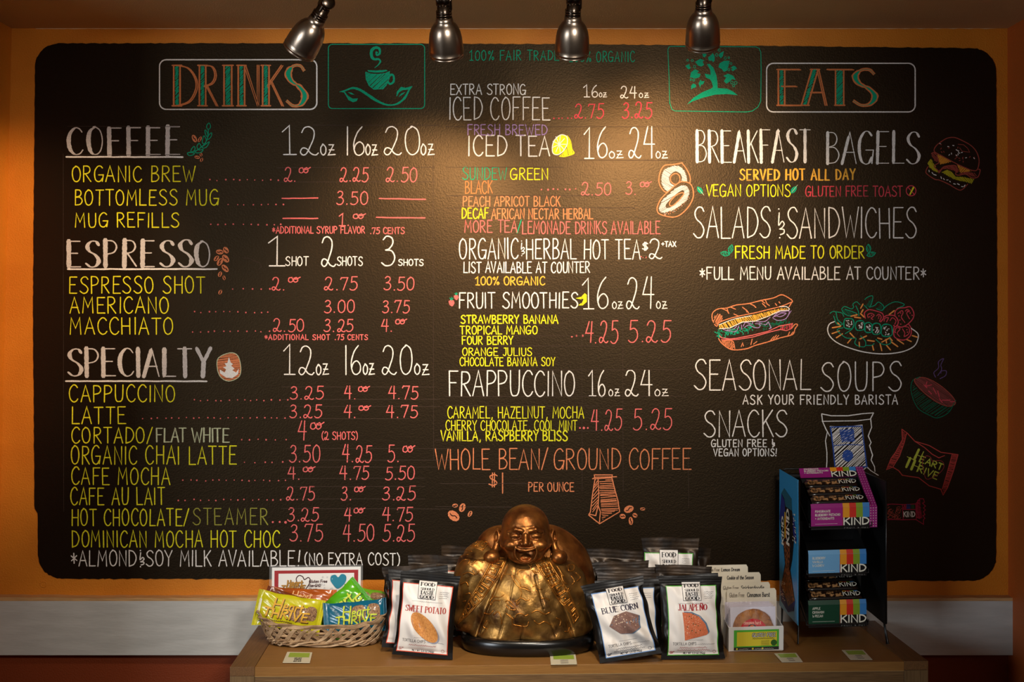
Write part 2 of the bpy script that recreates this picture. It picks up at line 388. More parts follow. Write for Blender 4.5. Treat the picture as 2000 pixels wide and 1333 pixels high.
# white board running along the wall, raw wood top edge
y0, y1 = -.030, .0
mb = MB(); mb.box(((xl1+xr)/2-.02, -.015, (ztrim0+ztrim1)/2-.003), (xr-xl1+.06, .030, ztrim1-ztrim0-.006), TRIMW)
tr = mb.build('trim_1', kind='structure', bevel=.001)
rr = random.Random(5); mb = MB(); n = 150; xs = np.linspace(xl1-.02, xr, n); vs = []; fs = []
for i, x in enumerate(xs):
    h = ztrim1+.0015+rr.uniform(-.0006, .0008)+(.0012 if i < 12 else 0); vs += [(x, -.030, ztrim1-.006), (x, -.030, h), (x, .001, h+.001)]
for i in range(n-1):
    a = 3*i; fs += [(a, a+3, a+4, a+1), (a+1, a+4, a+5, a+2)]
mb.add(vs, fs, WOODT); mb.build('trim_2', kind='structure', label='raw wooden top edge of the white wall board')
# pale caulk line where the orange wall meets the ceiling
mb = MB(); vs = []; fs = []
xs = np.linspace(wp(70, 0).x, wp(1945, 0).x, 180)
for i, x in enumerate(xs):
    t = rr.uniform(.0009, .0021)*(0.4 if i > 160 and i % 3 else 1); vs += [(x, -.0012, zc), (x, -.0014, zc-t)]
for i in range(179): fs.append((2*i, 2*i+2, 2*i+3, 2*i+1))
mb.add(vs, fs, mat('caulk', (214, 180, 140), rough=.8)); mb.build('trim_3', kind='structure')
mb = MB(); p = wp(85, 1142); mb.tube([p+Vector((.0075*math.cos(a), -.0002, .0075*math.sin(a))) for a in np.linspace(0, 2*math.pi, 24)[:-1]], .0012, ORANGE, closed=True, n=6)
o = mb.build('wall_plug', smooth=True, label='small round painted-over wall plug above the white board at left', category='plug')

# ================================================================ chalkboard painted panel
BOARD = mat('chalkboard_paint', (15, 12, 10), rough=.42, spec=.36, col2=(12, 10, 9), vscale=3.5, bump=.0005, bscale=260, thr=(.3, .7))
BOARD.node_tree.nodes['Principled BSDF'].inputs['Specular Tint'].default_value = (1.0, .66, .34, 1)      # tint puts the warm colour of the lamp glare into the paint
def rrect(x0, y0, x1, y1, r, n=8):
    P = []
    for cx, cy, a0 in ((x1-r, y0+r, -90), (x1-r, y1-r, 0), (x0+r, y1-r, 90), (x0+r, y0+r, 180)):
        for k in range(n+1):
            a = math.radians(a0+90*k/n); P.append((cx+r*math.cos(a), cy+r*math.sin(a)))
    return P
rr = random.Random(3)
bx = resample(np.array(rrect(69, 88, 1945, 1133, 46)+[(1945-46, 88)]), 9)[:-1]
outl = []
for x, y in bx:
    t = (x-69)/1876
    y += (t*10-3-4*math.sin(math.pi*t) if y < 600 else t*4-2)       # the top edge sags a little to the right
    x += 4*(1-abs(y-610)/520)*(-1 if x < 1000 else .6)+(6 if x < 200 and y > 1000 else 0)
    j = 1.0 if y < 600 else 1.5; outl.append((x+rr.uniform(-.5, .5), y+rr.uniform(-j, j)*.8))
bp = wp(1007, 610, 0)
board = thing('chalkboard', 'big black chalkboard with rounded corners covering the orange wall, menu in coloured chalk', 'chalkboard', bp)
mb = MB(); th = .0016
P3 = [wp(x, y, -th) for x, y in outl]; Q3 = [wp(x, y, 0) for x, y in outl]; n = len(P3)
mb.poly(P3, BOARD, flat2=outl); mb.add(P3+Q3, [(i, (i+1) % n, (i+1) % n+n, i+n) for i in range(n)], BOARD)
mb.build('writing_surface', board)
kb = D/(D-th)
def bf(x, y, off): return Vector(((x-CX)*D/F, -th-off, CZ+(CY-y)*D/F))
PS = [0]
def pen(): PS[0] += 1; return Pen(bf, base=.0003, seed=PS[0])
def T(t, x0, x1, yt, yb, c, w=2.6, st='', sl=.0, kind='chalk_lettering', **k):
    p = pen(); p.text(t, x0, x1, yt, yb, chalk(c), w*.84, st, sl, **k); p.build(kind, board)
def price(t, x0, x1, yt, yb, c='P', w=2.5): T(t, x0, x1, yt, yb, c, w, kind='chalk_price', sl=.03, wob=.03)
def dots(x0, x1, y, c='P', n=None, r=1.5):
    p = pen(); n = n or max(3, int((x1-x0)/13)); m = chalk(c)
    for i in range(n): p.dot(x0+(x1-x0)*i/(n-1)+p.r.uniform(-2.5, 2.5), y+p.r.uniform(-1.2, 1.2), r*p.r.uniform(.75, 1.2), m)
    p.build('chalk_dots', board)
def rule(x0, x1, y, c='W', w=3.2, y2=None):
    p = pen(); P = resample([(x0, y), (x1, y2 if y2 else y)], 14); P[:, 1] += [p.r.uniform(-.35, .35) for _ in P]; p.line(P, w, chalk(c)); p.build('chalk_line', board)

# faint leftover guide lines
p = pen(); m = chalk('f')
for x0, x1, y in [(540, 850, 328), (540, 850, 356), (550, 850, 756), (550, 860, 781), (555, 860, 794), (550, 800, 818), (560, 880, 876), (560, 880, 899), (550, 860, 913), (550, 830, 935), (550, 830, 951), (550, 830, 975), (550, 880, 994),
                  (870, 1200, 383), (870, 1240, 407), (890, 1100, 633), (890, 1200, 656), (880, 1200, 676), (890, 1060, 696), (870, 1330, 723), (870, 1340, 775), (870, 1170, 793), (870, 1170, 842), (850, 1060, 860), (860, 1100, 945), (1360, 1760, 384), (1420, 1680, 352),
                  (870, 1340, 248), (610, 860, 245), (870, 1100, 327), (850, 1000, 990), (1130, 1340, 313), (132, 350, 247), (132, 356, 303)]:
    p.line([(x0, y), (x1, y+p.r.uniform(-1, 1))], .9, m, cap=False)
for x, a, b in [(1136, 540, 960), (1216, 600, 960), (124, 300, 1000), (846, 300, 900), (1344, 880, 990)]: p.line([(x, a), (x+1, b)], .7, m, cap=False)
p.build('chalk_guide_lines', board, label='faint leftover chalk guide lines')

# ---- drinks column
T('COFFEE', 133, 352, 250, 303, 'm', 5.6, 'b', gap=.2); rule(130, 357, 307)
T('ESPRESSO', 133, 412, 470, 521, 'm', 5.8, 'b', gap=.18); rule(133, 424, 526)
T('SPECIALTY', 132, 410, 682, 735, 'm', 5.6, 'b', gap=.12); rule(129, 404, 745)
for y0, y1, L in [(247, 303, [('12', 553, 622), ('oƶ', 626, 655), ('16', 675, 712), ('oƶ', 714, 738), ('20', 750, 822), ('oƶ', 822, 848)]),
                  (675, 732, [('12', 555, 613), ('oƶ', 617, 642), ('16', 673, 706), ('oƶ', 709, 732), ('20', 747, 806), ('oƶ', 809, 838)])]:
    for t, a, b in L:
        if t == '16': t = 'ı6'
        T(t, a, b, y0 if t != 'oƶ' else y1-34, y1, 'W', 2.8)
for t, s, a, b, c, d_ in [('1', 'SHOT', 523, 554, 558, 602), ('2', 'SHOTS', 627, 655, 658, 708), ('3', 'SHOTS', 744, 772, 778, 827)]:
    T(t, a, b, 464, 520, 'W', 3.0); T(s, c, d_, 502 if t != '3' else 507, 519, 'W', 2.4)
for t, x0, x1, y0, y1 in [('ORGANIC BREW', 141, 382, 325, 355), ('BOTTOMLESS MUG', 146, 427, 371, 401), ('MUG REFILLS', 147, 350, 416, 444),
                          ('ESPRESSO SHOT', 135, 400, 541, 573), ('AMERICANO', 137, 330, 581, 612), ('MACCHIATO', 137, 338, 621, 653),
                          ('CAPPUCCINO', 136, 342, 753, 785), ('LATTE', 140, 246, 795, 828), ('CORTADO/', 140, 300, 836, 866), ('ORGANIC CHAI LATTE', 139, 462, 872, 907),
                          ('CAFE MOCHA', 140, 332, 914, 947), ('CAFE AU LAIT', 138, 322, 953, 986), ('HOT CHOCOLATE/', 140, 370, 995, 1027), ('DOMINICAN MOCHA HOT CHOC', 141, 547, 1037, 1069)]:
    T(t, x0, x1, y0, y1, 'Y', 2.7, gap=.16)
T('FLAT WHITE', 305, 447, 837, 864, 'L', 2.4, 'd', gap=.08); T('STEAMER', 377, 524, 994, 1025, 'y', 2.5, gap=.2)
T('*ALMOND&SOY MILK AVAILABLE!', 139, 586, 1076, 1106, 'W', 2.6); T('(NO EXTRA COST)', 596, 781, 1081, 1104, 'W', 2.5)
T('*ADDITIONAL SYRUP FLAVOR', 532, 713, 443, 456, 'P', 2.2); T('.75 CENTS', 723, 790, 445, 457, 'P', 2.2)
T('*ADDITIONAL SHOT', 517, 644, 654, 664, 'P', 2.2, gap=.2); T('.75 CENTS', 654, 718, 654, 664, 'P', 2.2, gap=.2)
for x0, x1, y in [(410, 545, 352), (448, 555, 400), (412, 550, 439), (456, 527, 565), (378, 525, 610), (376, 527, 648), (378, 560, 782), (281, 557, 817), (470, 557, 859), (480, 552, 903), (357, 557, 939), (350, 549, 977)]:
    dots(x0, x1, y)
dots(534, 556, 1020, n=3, r=2.4)
for y, L in [((327, 355), [('2.^', 555, 606), ('2.25', 663, 719), ('2.50', 754, 815)]), ((375, 400), [('3.50', 657, 718)]), ((417, 441), [('1.^', 662, 714)]),
             ((542, 567), [('2.^', 532, 586), ('2.75', 634, 697), ('3.50', 749, 809)]), ((587, 611), [('3.00', 633, 693), ('3.75', 746, 799)]),
             ((624, 648), [('2.50', 534, 594), ('3.25', 633, 690), ('4.^', 745, 794)]), ((755, 780), [('3.25', 566, 631), ('4.^', 673, 722), ('4.75', 759, 817)]),
             ((792, 816), [('3.25', 565, 628), ('4.^', 671, 724), ('4.75', 755, 815)]), ((824, 860), [('4^', 582, 630)]), ((870, 903), [('3.50', 565, 625), ('4.25', 669, 726), ('5.^', 757, 809)]),
             ((912, 937), [('4.^', 562, 615), ('4.75', 664, 720), ('5.50', 752, 810)]), ((951, 977), [('2.75', 560, 615), ('3.^', 666, 712), ('3.25', 747, 811)]),
             ((992, 1018), [('3.25', 562, 622), ('4^', 673, 713), ('4.75', 747, 806)]), ((1025, 1057), [('3.75', 565, 630), ('4.50', 670, 730), ('5.25', 747, 810)])]:
    for t, a, b in L: price(t, a, b, *y)
T('(2 SHOTS)', 629, 699, 844, 859, 'P', 2.2)
for x0, x1, y, y2 in [(551, 621, 388, 387), (741, 831, 388, 390), (553, 621, 427, 427), (735, 830, 425, 426)]: rule(x0, x1, y, 'P', 2.4, y2)
# ---- middle column
T('100% FAIR TRADE', 917, 1092, 99, 118, 'G', 2.0, gap=.2); T('100% ORGANIC', 1112, 1239, 101, 121, 'G', 2.0, gap=.2)
T('EXTRA STRONG', 879, 1027, 165, 185, 'W', 2.3); T('ICED COFFEE', 876, 1075, 191, 234, 'W', 2.5); dots(1080, 1117, 232, 'R', 5)
T('16', 1140, 1167, 167, 190, 'W', 2.4); T('oƶ', 1170, 1185, 176, 190, 'W', 1.9); T('24', 1212, 1243, 169, 192, 'W', 2.4); T('oƶ', 1248, 1267, 176, 191, 'W', 1.9)
price('2.75', 1121, 1179, 203, 231, 'R'); price('3.25', 1214, 1272, 201, 231, 'R', 2.8)
T('FRESH BREWED', 913, 1069, 244, 264, 'V', 2.2); T('ICED TEA', 914, 1074, 266, 305, 'W', 3.0)
for y0, y1, L in [(248, 309, [('16', 1141, 1187), ('oƶ', 1189, 1217), ('24', 1227, 1278), ('oƶ', 1281, 1304)]), (543, 603, [('16', 1138, 1188), ('oƶ', 1195, 1217), ('24', 1223, 1276), ('oƶ', 1282, 1303)]),
                  (725, 774, [('16', 1150, 1182), ('oƶ', 1189, 1210), ('24', 1220, 1274), ('oƶ', 1278, 1305)])]:
    for t, a, b in L: T(t, a, b, y0 if t != 'oƶ' else y1-22, y1, 'W', 2.8 if t != 'oƶ' else 2.2)
T('SUNDEW', 903, 990, 327, 351, 'G', 2.0); T('GREEN', 997, 1071, 329, 351, 'Y', 2.5); T('BLACK', 908, 962, 354, 378, 'o', 2.3)
dots(1057, 1126, 370, 'P', 7, 1.7); price('2.50', 1135, 1193, 357, 381, 'P', 2.2); price('3.^', 1222, 1270, 355, 380, 'P', 2.2)
T('PEACH APRICOT BLACK', 904, 1094, 384, 403, 'O', 2.3); T('DECAF', 902, 954, 407, 427, 'Y', 2.8); T('AFRICAN NECTAR HERBAL', 960, 1158, 408, 428, 'O', 2.5)
T('MORE TEA', 907, 1010, 431, 454, 'P', 2.3); T('/', 1010, 1019, 431, 455, 'G', 2.4); T('LEMONADE DRINKS AVAILABLE', 1020, 1289, 433, 457, 'P', 2.3)
T('ORGANIC', 897, 1012, 466, 506, 'W', 2.8); T('&', 1016, 1025, 472, 499, 'W', 2); T('HERBAL HOT TEA', 1027, 1250, 468, 506, 'W', 2.8); dots(1252, 1263, 503, 'P', 3, 1.2)
T('$', 1254, 1266, 474, 489, 'W', 2.6); T('2', 1267, 1292, 467, 506, 'W', 2.8); T('+TAX', 1292, 1320, 472, 482, 'W', 2.4)
T('LIST AVAILABLE AT COUNTER', 905, 1152, 512, 533, 'W', 2.6); T('100% ORGANIC', 929, 1064, 541, 557, 'D', 2.7)
T('FRUIT SMOOTHIES', 896, 1128, 572, 602, 'W', 2.9)
for t, x0, x1, y0, y1, w_ in [('STRAWBERRY BANANA', 900, 1090, 616, 632, 2.8), ('TROPICAL MANGO', 899, 1049, 637, 653, 2.6), ('FOUR BERRY', 902, 1002, 657, 673, 2.6), ('ORANGE JULIUS', 903, 1039, 680, 695, 2.3),
                              ('CHOCOLATE BANANA SOY', 898, 1084, 699, 715, 2.2), ('CARAMEL, HAZELNUT, MOCHA', 874, 1140, 795, 817, 2.2), ('CHERRY CHOCOLATE, COOL MINT', 871, 1127, 822, 841, 2.1), ('VANILLA, RASPBERRY BLISS', 861, 1108, 842, 861, 2.9)]:
    T(t, x0, x1, y0, y1, 'Y', w_)
dots(1117, 1136, 657, 'P', 3, 2.2); dots(1132, 1150, 837, 'P', 3, 2.4)
price('4.25', 1142, 1206, 628, 670, 'P', 2.6); price('5.25', 1227, 1308, 628, 669, 'P', 2.6); price('4.25', 1155, 1214, 801, 841, 'P', 2.4); price('5.25', 1236, 1311, 801, 840, 'P', 2.4)
T('FRAPPUCCINO', 877, 1123, 725, 774, 'W', 2.9, gap=.1)
T('WHOLE BEAN/', 850, 1071, 877, 917, 'O', 2.6, gap=.1); T('GROUND COFFEE', 1082, 1350, 877, 917, 'O', 2.6, gap=.1)
T('$', 955, 973, 925, 951, 'O', 2.6); T('I', 978, 987, 924, 964, 'O', 2.8); T('PER OUNCE', 1032, 1121, 943, 960, 'O', 2.3)
# ---- eats column
T('BREAKFAST', 1359, 1582, 254, 317, 'W', 3.8, 'b', gap=.1); T('BAGELS', 1614, 1796, 258, 320, 'W', 3.8, 'b', gap=.1)
T('SERVED HOT ALL DAY', 1444, 1669, 331, 352, 'D', 2.8, 'd', gap=.2); T('VEGAN OPTIONS', 1379, 1543, 361, 384, 'Y', 2.4); T('GLUTEN FREE TOAST', 1573, 1762, 364, 384, 'R', 2.4)
T('SALADS', 1354, 1505, 406, 465, 'W', 2.9, gap=.1); T('&', 1516, 1532, 408, 463, 'W', 2.7); T('SANDWICHES', 1536, 1790, 406, 465, 'W', 2.9, gap=.1)
T('FRESH MADE TO ORDER', 1436, 1688, 481, 505, 'Y', 2.8); T('*FULL MENU AVAILABLE AT COUNTER*', 1366, 1808, 522, 546, 'W', 2.7)
T('SEASONAL', 1354, 1583, 704, 762, 'W', 2.9, gap=.1); T('SOUPS', 1601, 1760, 707, 764, 'W', 2.9, gap=.14); T('ASK YOUR FRIENDLY BARISTA', 1451, 1753, 772, 790, 'W', 2.5, gap=.2)
T('SNACKS', 1374, 1537, 802, 853, 'W', 2.9, gap=.1); T('GLUTEN FREE &', 1389, 1513, 859, 873, 'W', 2.4, gap=.18); T('VEGAN OPTIONS!', 1394, 1517, 877, 891, 'W', 2.4, gap=.18)

# ---- boxed titles
def title(word, spans, yt, yb, x0, y0, x1, y1, name):
    p = pen(); P = np.array(rrect(x0, y0, x1, y1, 13, 5)); P = np.vstack([P, P[:1]]); p.line(P, 2.5, chalk('W')); p.build('chalk_frame', board, label='white chalk frame round the word '+name)
    p = pen(); o, gm = chalk('o'), chalk('G'); H = yb-yt
    for c, a, b in spans:
        gw, st = G[c]; sx = (b-a)/gw if gw > .2 else 20
        for si, (k, Q) in enumerate(st):
            Q = catmull(Q, 5) if k == 's' else np.array(Q)
            X = a+Q[:, 0]*sx; Y = yb-Q[:, 1]*H
            if c == 'N' and si == 0:
                q = [(x, y) for x, y in zip(X, Y)]; stem = q[:2]; rest = q[1:]
                for d in (0, 3.4): p.line([(x+d+5, y) for x, y in rest], 2.4, o)
                X, Y = np.array([s_[0] for s_ in stem]), np.array([s_[1] for s_ in stem])
            if c == 'A' and si == 0:
                for d in (0, 3.4): p.line([(X[1]+d+4, Y[1]), (X[2]+d, Y[2])], 2.4, o)
                X, Y = X[:2], Y[:2]
            if si == 0 and c != 'S' and not (c == 'T'):
                wd = 7.5 if c == 'I' else 6.2
                p.hatch([(X[0]-wd+3, Y[0]), (X[0]+wd-3, Y[0]), (X[-1]+wd-3, Y[-1]), (X[-1]-wd+3, Y[-1])], -.8, 2.3, 1.9, gm)
                for sgn in (-1, 1): p.line(resample([(X[0]+sgn*wd, Y[0]), (X[-1]+sgn*wd, Y[-1])], 12), 3.2, o)
                for e in (0, -1): p.line([(X[e]-wd-3, Y[e]), (X[e]+wd+3, Y[e])], 2.8, o)
            elif c == 'T' and si == 0:
                p.hatch([(X[0]-6, Y[0]), (X[0]+6, Y[0]), (X[-1]+6, Y[-1]), (X[-1]-6, Y[-1])], -.8, 2.3, 1.9, gm)
                for sgn in (-1, 1): p.line(resample([(X[0]+sgn*8, Y[0]), (X[-1]+sgn*8, Y[-1])], 12), 3, o)
                p.line([(X[0]-10, Y[0]), (X[0]+10, Y[0])], 2.8, o)
            elif c == 'S':
                m1 = (Q[:, 1] > .5) & (Q[:, 1] < .93) & (Q[:, 0] < .25); XY = np.stack([X, Y], 1)
                d = np.gradient(XY, axis=0); vert = np.abs(d[:, 1])/np.linalg.norm(d, axis=1); ws = 3+9*vert**2*((Q[:, 1] < .55)*(Q[:, 0] > .3)+m1)
                p.line(XY, 3, o, ws=ws+3, cap=False); p.line(XY, 3, gm, ws=np.maximum(ws-3, .8), cap=False, extra=.0001)
            else:
                XY = np.stack([X, Y], 1); p.line(XY, 2.6, o); p.line(XY+[3.2, .8], 2.2, o)
    p.build('chalk_lettering', board, label='tall orange outlined word '+word+' shaded green')
title('DRINKS', [('D', 342, 384), ('R', 393, 424), ('I', 444, 448), ('N', 469, 500), ('K', 516, 551), ('S', 558, 597)], 128, 207, 312, 117, 619, 214, 'DRINKS')
title('EATS', [('E', 1522, 1563), ('A', 1571, 1612), ('T', 1615, 1664), ('S', 1664, 1710)], 136, 206, 1497, 124, 1787, 219, 'EATS')

# ---- chalk drawings; q() reads points of an enlarged view: origin, scale
def q(ox, oy, sc, s): return [(ox+float(a)/sc, oy+float(b)/sc) for a, b in (t.split(',') for t in s.split())]
def D_(name): return name
# cup logo
p = pen(); g = chalk('G'); Z = lambda s: q(620, 70, 8.696, s)
p.line(np.vstack([rrect(641.5, 87, 829.5, 212.5, 8, 4), [(829.5-8, 87)]]), 1.7, g)
P = catmull(Z('1020,290 1000,280 1010,330 1060,300 1050,220 980,205 920,260 925,360 970,400 1040,400 1070,440 1030,500 975,545'), 6)
p.line(P, 4, g, ws=np.interp(np.linspace(0, 1, len(P)), [0, .2, .5, .7, .85, 1], [2.5, 3.5, 6, 4, 3, 1]))
p.fill(Z('850,585 1000,592 1170,580 1190,598 1110,622 980,628 870,615'), g)
cup = Z('820,620 900,650 1030,660 1150,645 1225,610 1222,720 1180,820 1120,900 960,910 880,850 830,740')
p.hatch(cup, -.75, 3.0, 2.7, g, jit=.2); p.line(cup+cup[:1], 1.6, g)
p.curve(Z('1225,690 1260,660 1295,690 1295,780 1240,820 1200,790'), 4, g)
P = catmull(Z('380,955 480,930 600,890 720,920 850,1000 1000,1100 1180,1175 1350,1160 1480,1060 1560,920 1610,860'), 6)
p.line(P, 4, g, ws=np.interp(np.linspace(0, 1, len(P)), [0, .1, .25, .45, .65, .8, 1], [1, 3, 4.4, 5.5, 2.4, 4.6, 1]))
p.fill(Z('380,955 460,945 520,1020 600,1070 690,1065 670,1110 610,1132 530,1095 480,1010 450,965'), g, smooth=False)
p.fill(Z('520,960 580,968 635,1005 570,995'), g); p.fill(Z('1340,1030 1350,950 1420,870 1500,885 1615,855 1560,915 1450,925 1390,960 1350,1030'), g); p.fill(Z('1375,1045 1420,985 1495,955 1450,1000'), g)
p.build('chalk_drawing', board, label='green chalk steaming cup above two curled leaves in a frame')
# tree logo
p = pen(); Z = lambda s: q(1300, 80, 8.885, s)
p.line(np.vstack([Z('100,97 1560,105'), Z('1620,130 1650,200 1655,500 1648,1050 1600,1150 1500,1220 1400,1235 160,1218 110,1190 70,1080 60,700 45,300 38,150 60,105 100,97')]), 1.5, g)
p.fill(Z('370,1105 480,990 640,890 800,825 820,800 800,720 770,670 700,640 675,570 780,590 770,500 715,405 760,400 830,470 880,600 898,720 900,820 1060,830 1170,880 1250,945 1080,925 860,935 640,990 470,1050'), g)
for s in ['625,190 660,185 710,240 680,285 650,280', '820,215 850,270 850,340 825,372 800,345 750,345 735,290', '1010,180 990,270 955,305 920,260 935,215', '510,365 600,312 680,345 640,355 665,420 620,448 560,430', '340,435 415,400 412,440 438,465 405,497 375,480',
          '420,635 440,545 510,492 575,525 545,560 605,575 590,630 520,655', '1110,345 1090,440 1060,520 1010,540 970,490 915,460 935,390 1010,348', '1235,480 1190,510 1165,530 1130,500 1160,480 1125,465 1180,432 1215,450',
          '1000,610 1080,570 1170,605 1215,680 1150,665 1110,710 1050,745 1010,700 1050,640', '445,850 440,780 475,742 530,765 520,810 470,820', '600,820 570,740 605,672 625,700 675,700 650,755 610,765']: p.fill(Z(s), g)
for x, y, r in [(380, 337, 16), (460, 343, 18), (500, 450, 20), (437, 675, 14), (487, 681, 18), (928, 162, 19), (885, 247, 22), (1033, 300, 20), (1095, 293, 15), (1133, 395, 17), (1095, 502, 18), (1148, 725, 22), (1215, 730, 24), (1177, 778, 19)]:
    c = Z('%f,%f' % (x, y))[0]; p.line([(c[0]+r/8.9*math.cos(a), c[1]+r*1.1/8.9*math.sin(a)) for a in np.linspace(0, 6.3, 11)], 1.1, g)
p.build('chalk_drawing', board, label='green chalk tree with heart shaped leaves in a frame')
# coffee beans
def bean(p, x, y, rx, ry, a, c='O'):
    E = [(x+rx*math.cos(t)*math.cos(a)-ry*math.sin(t)*math.sin(a), y+rx*math.cos(t)*math.sin(a)+ry*math.sin(t)*math.cos(a)) for t in np.linspace(0, 2*math.pi, 12)[:-1]]
    p.fill(E, chalk(c)); k = [(x+rx*s_*math.cos(a)-ry*.2*o_*math.sin(a), y+rx*s_*math.sin(a)+ry*.2*o_*math.cos(a)) for s_, o_ in ((-.62, .5), (-.2, 1), (.2, -1), (.62, -.4))]
    p.curve(k, 1.7, chalk('k'), extra=.0001)
p = pen()
for x, y, rx, ry, a in [(380, 271, 8, 4.5, 1.15), (390.5, 272.5, 6, 3, -1), (385.5, 307.5, 5.5, 3, .2), (393, 302.5, 3.6, 2.6, 1.6), (394, 312.5, 4.2, 2.8, -1.1)]: bean(p, x, y, rx, ry, a)
Z = lambda s: q(360, 220, 13.33, s)
p.line(catmull(Z('100,1050 300,1000 400,940 520,830 590,720 625,600 630,440')), 1.6, g)
for s in ['645,275 585,350 600,420 635,440 680,400 685,340', '545,460 540,500 570,600 610,630 610,540 570,470', '710,530 640,590 600,690 650,690 710,610', '515,610 480,700 475,790 540,820 575,740 565,680', '650,760 560,830 470,890 500,930 580,900 640,810', '390,800 335,870 350,940 380,960 440,890 410,820',
          '255,885 190,960 180,1030 260,1000 285,930', '490,965 400,980 370,960 290,1030 350,1055 450,1030', '270,1060 200,1045 100,1050 90,1080 130,1120 220,1110']: p.curve(Z(s), 1.7, g, closed=True, n=3)
p.build('chalk_drawing', board, label='green chalk leafy sprig with orange coffee beans beside COFFEE')
p = pen()
for x, y, rx, ry, a in [(429.5, 492.5, 7.5, 5, .15), (441.5, 489, 7, 5, 1.0), (423, 505, 6.5, 4, -.8), (430, 512, 8.5, 5.2, -1.0), (441, 505.5, 9, 5.6, .9), (440, 524.5, 9, 5, .85), (430, 536, 5.6, 3.8, -1.1), (438, 543, 4.6, 3, 1.4), (430.5, 571, 5, 3.4, -1.0)]: bean(p, x, y, rx, ry, a)
p.build('chalk_drawing', board, label='cluster of orange chalk coffee beans beside ESPRESSO')
p = pen()
for x, y, rx, ry, a in [(886, 1008, 13, 9, .7), (889, 988, 5.6, 4, 0), (903, 992, 9, 6, -1.2), (918, 1004, 6.4, 4, -1)]: bean(p, x, y, rx, ry, a, 'O')
p.build('chalk_drawing', board, label='four orange chalk coffee beans left of the statue head')
p = pen(); o = chalk('O'); Z = lambda s: q(850, 640, 3.333, s)
for x, y, rx, ry, a in [(1228, 995, 10, 7, -.4), (1216, 1009, 6, 5, .3), (1240, 1007, 5, 4.4, .7), (1232, 1018, 8, 4.4, 1.5), (1255, 994.5, 5, 3, 0)]: bean(p, x, y, rx, ry, a, 'O')
for s in ['1035,960 1152,960 1150,978 1040,985 1035,960', '1025,985 1045,975 1180,972', '1040,985 1025,1080 1010,1200 1000,1222 1070,1278 1200,1200 1190,1130 1170,1060 1150,978', '1060,985 1065,1080 1060,1160 1075,1200 1068,1275', '1000,1215 1045,1225 1060,1160']: p.line(Z(s), 2.0, o)
p.hatch(Z('1068,1000 1150,985 1172,1080 1195,1180 1090,1250 1078,1180 1070,1060'), -.06, 3.3, 1.5, o); p.hatch(Z('1040,990 1058,990 1062,1080 1055,1170 1020,1215 1030,1080'), -.9, 3.4, 1.4, o)
p.build('chalk_drawing', board, label='orange chalk coffee bag with spilled beans')
# latte circle
p = pen(); Z = lambda s: q(100, 440, 3.333, s)
C_ = Z('1165,832 1215,850 1235,920 1225,985 1160,1016 1105,990 1082,930 1090,865'); p.hatch(C_, -.12, 2.0, 1.6, chalk('O'), smooth=True); p.curve(C_, 1.6, chalk('L'), closed=True)
p.fill(Z('1158,860 1170,895 1185,905 1172,915 1195,935 1180,945 1205,960 1222,935 1218,970 1180,997 1140,993 1100,965 1098,940 1130,960 1140,940 1120,925 1142,920 1130,900 1148,898'), chalk('W'), extra=.0002)
p.build('chalk_drawing', board, label='round chalk latte with white leaf foam beside SPECIALTY')
# lemon
p = pen(); Z = lambda s: q(1060, 150, 4.597, s); Y = chalk('Y')
p.hatch(Z('180,520 220,530 250,580 262,650 280,690 200,718 150,715 215,640 222,560'), 1.35, 1.8, 1.5, Y)
p.fill(Z('175,522 215,540 220,600 190,660 140,700 95,690 85,640 100,580 140,535'), Y, smooth=True)
c0 = Z('148,608')[0]
for k in range(9): a = k*math.pi*2/9; p.line([c0, (c0[0]+13*math.cos(a), c0[1]+17*math.sin(a))], 1.5, chalk('W'), extra=.0002)
p.curve(Z('175,522 215,540 220,600 190,660 140,700 95,690 85,640 100,580 140,535'), 1.8, chalk('W'), closed=True, extra=.0002); p.curve(Z('220,530 250,580 262,650 280,690 200,718 150,715'), 1.6, Y)
p.build('chalk_drawing', board, label='yellow chalk cut lemon beside ICED TEA')
# bagels
p = pen(); o = chalk('O'); W = chalk('m')
A = Z('1210,800 1270,850 1295,950 1240,990 1170,1010 1110,1030 1070,960 1070,880 1110,825'); p.hatch(A, .55, 2.1, 1.9, W, smooth=True)
p.curve(Z('1250,775 1290,830 1322,900 1320,960'), 2.2, o); p.curve(Z('1250,775 1170,790 1090,800 1050,870 1045,960 1090,1030 1140,1040'), 2.2, o)
p.fill(Z('1188,850 1240,880 1245,930 1200,975 1150,960 1135,900'), BOARD, smooth=True, extra=.0001); p.curve(Z('1190,870 1225,890 1228,940 1190,968 1150,940 1150,895'), 2, o, closed=True, extra=.0002)
B2 = Z('1240,980 1300,990 1312,1060 1270,1130 1180,1190 1090,1220 1045,1200 1070,1120 1150,1040'); p.fill(Z('1240,945 1330,970 1350,1080 1290,1190 1190,1260 1060,1240 1025,1190 1060,1100 1140,1020'), BOARD, smooth=True, extra=.00025)
p.hatch(B2, -.5, 2.0, 1.9, W, smooth=True, extra=.0004); p.fill(Z('1250,1020 1265,1050 1180,1150 1120,1180 1105,1150 1180,1070'), BOARD, smooth=True, extra=.0006)
p.curve(Z('1250,1043 1260,1065 1180,1150 1145,1160 1140,1130 1190,1070'), 2, o, closed=True, extra=.0007)
p.curve(Z('1240,945 1330,970 1350,1080 1290,1190 1190,1260 1060,1240 1025,1190 1060,1100 1140,1020'), 2.2, o, closed=True, extra=.0007)
for k in range(70):
    t = p.r.random(); x = 1347-t*50; y = 385+34*math.sin(t*1.6)+p.r.uniform(-5, 2)
    o_ = p.off(.0007); s_ = p.r.uniform(.5, .9); p.mb.add([p.fn(x-s_, y, o_), p.fn(x, y+s_, o_), p.fn(x+s_, y, o_), p.fn(x, y-s_, o_)], [(0, 1, 2, 3)], o if k % 3 else W)
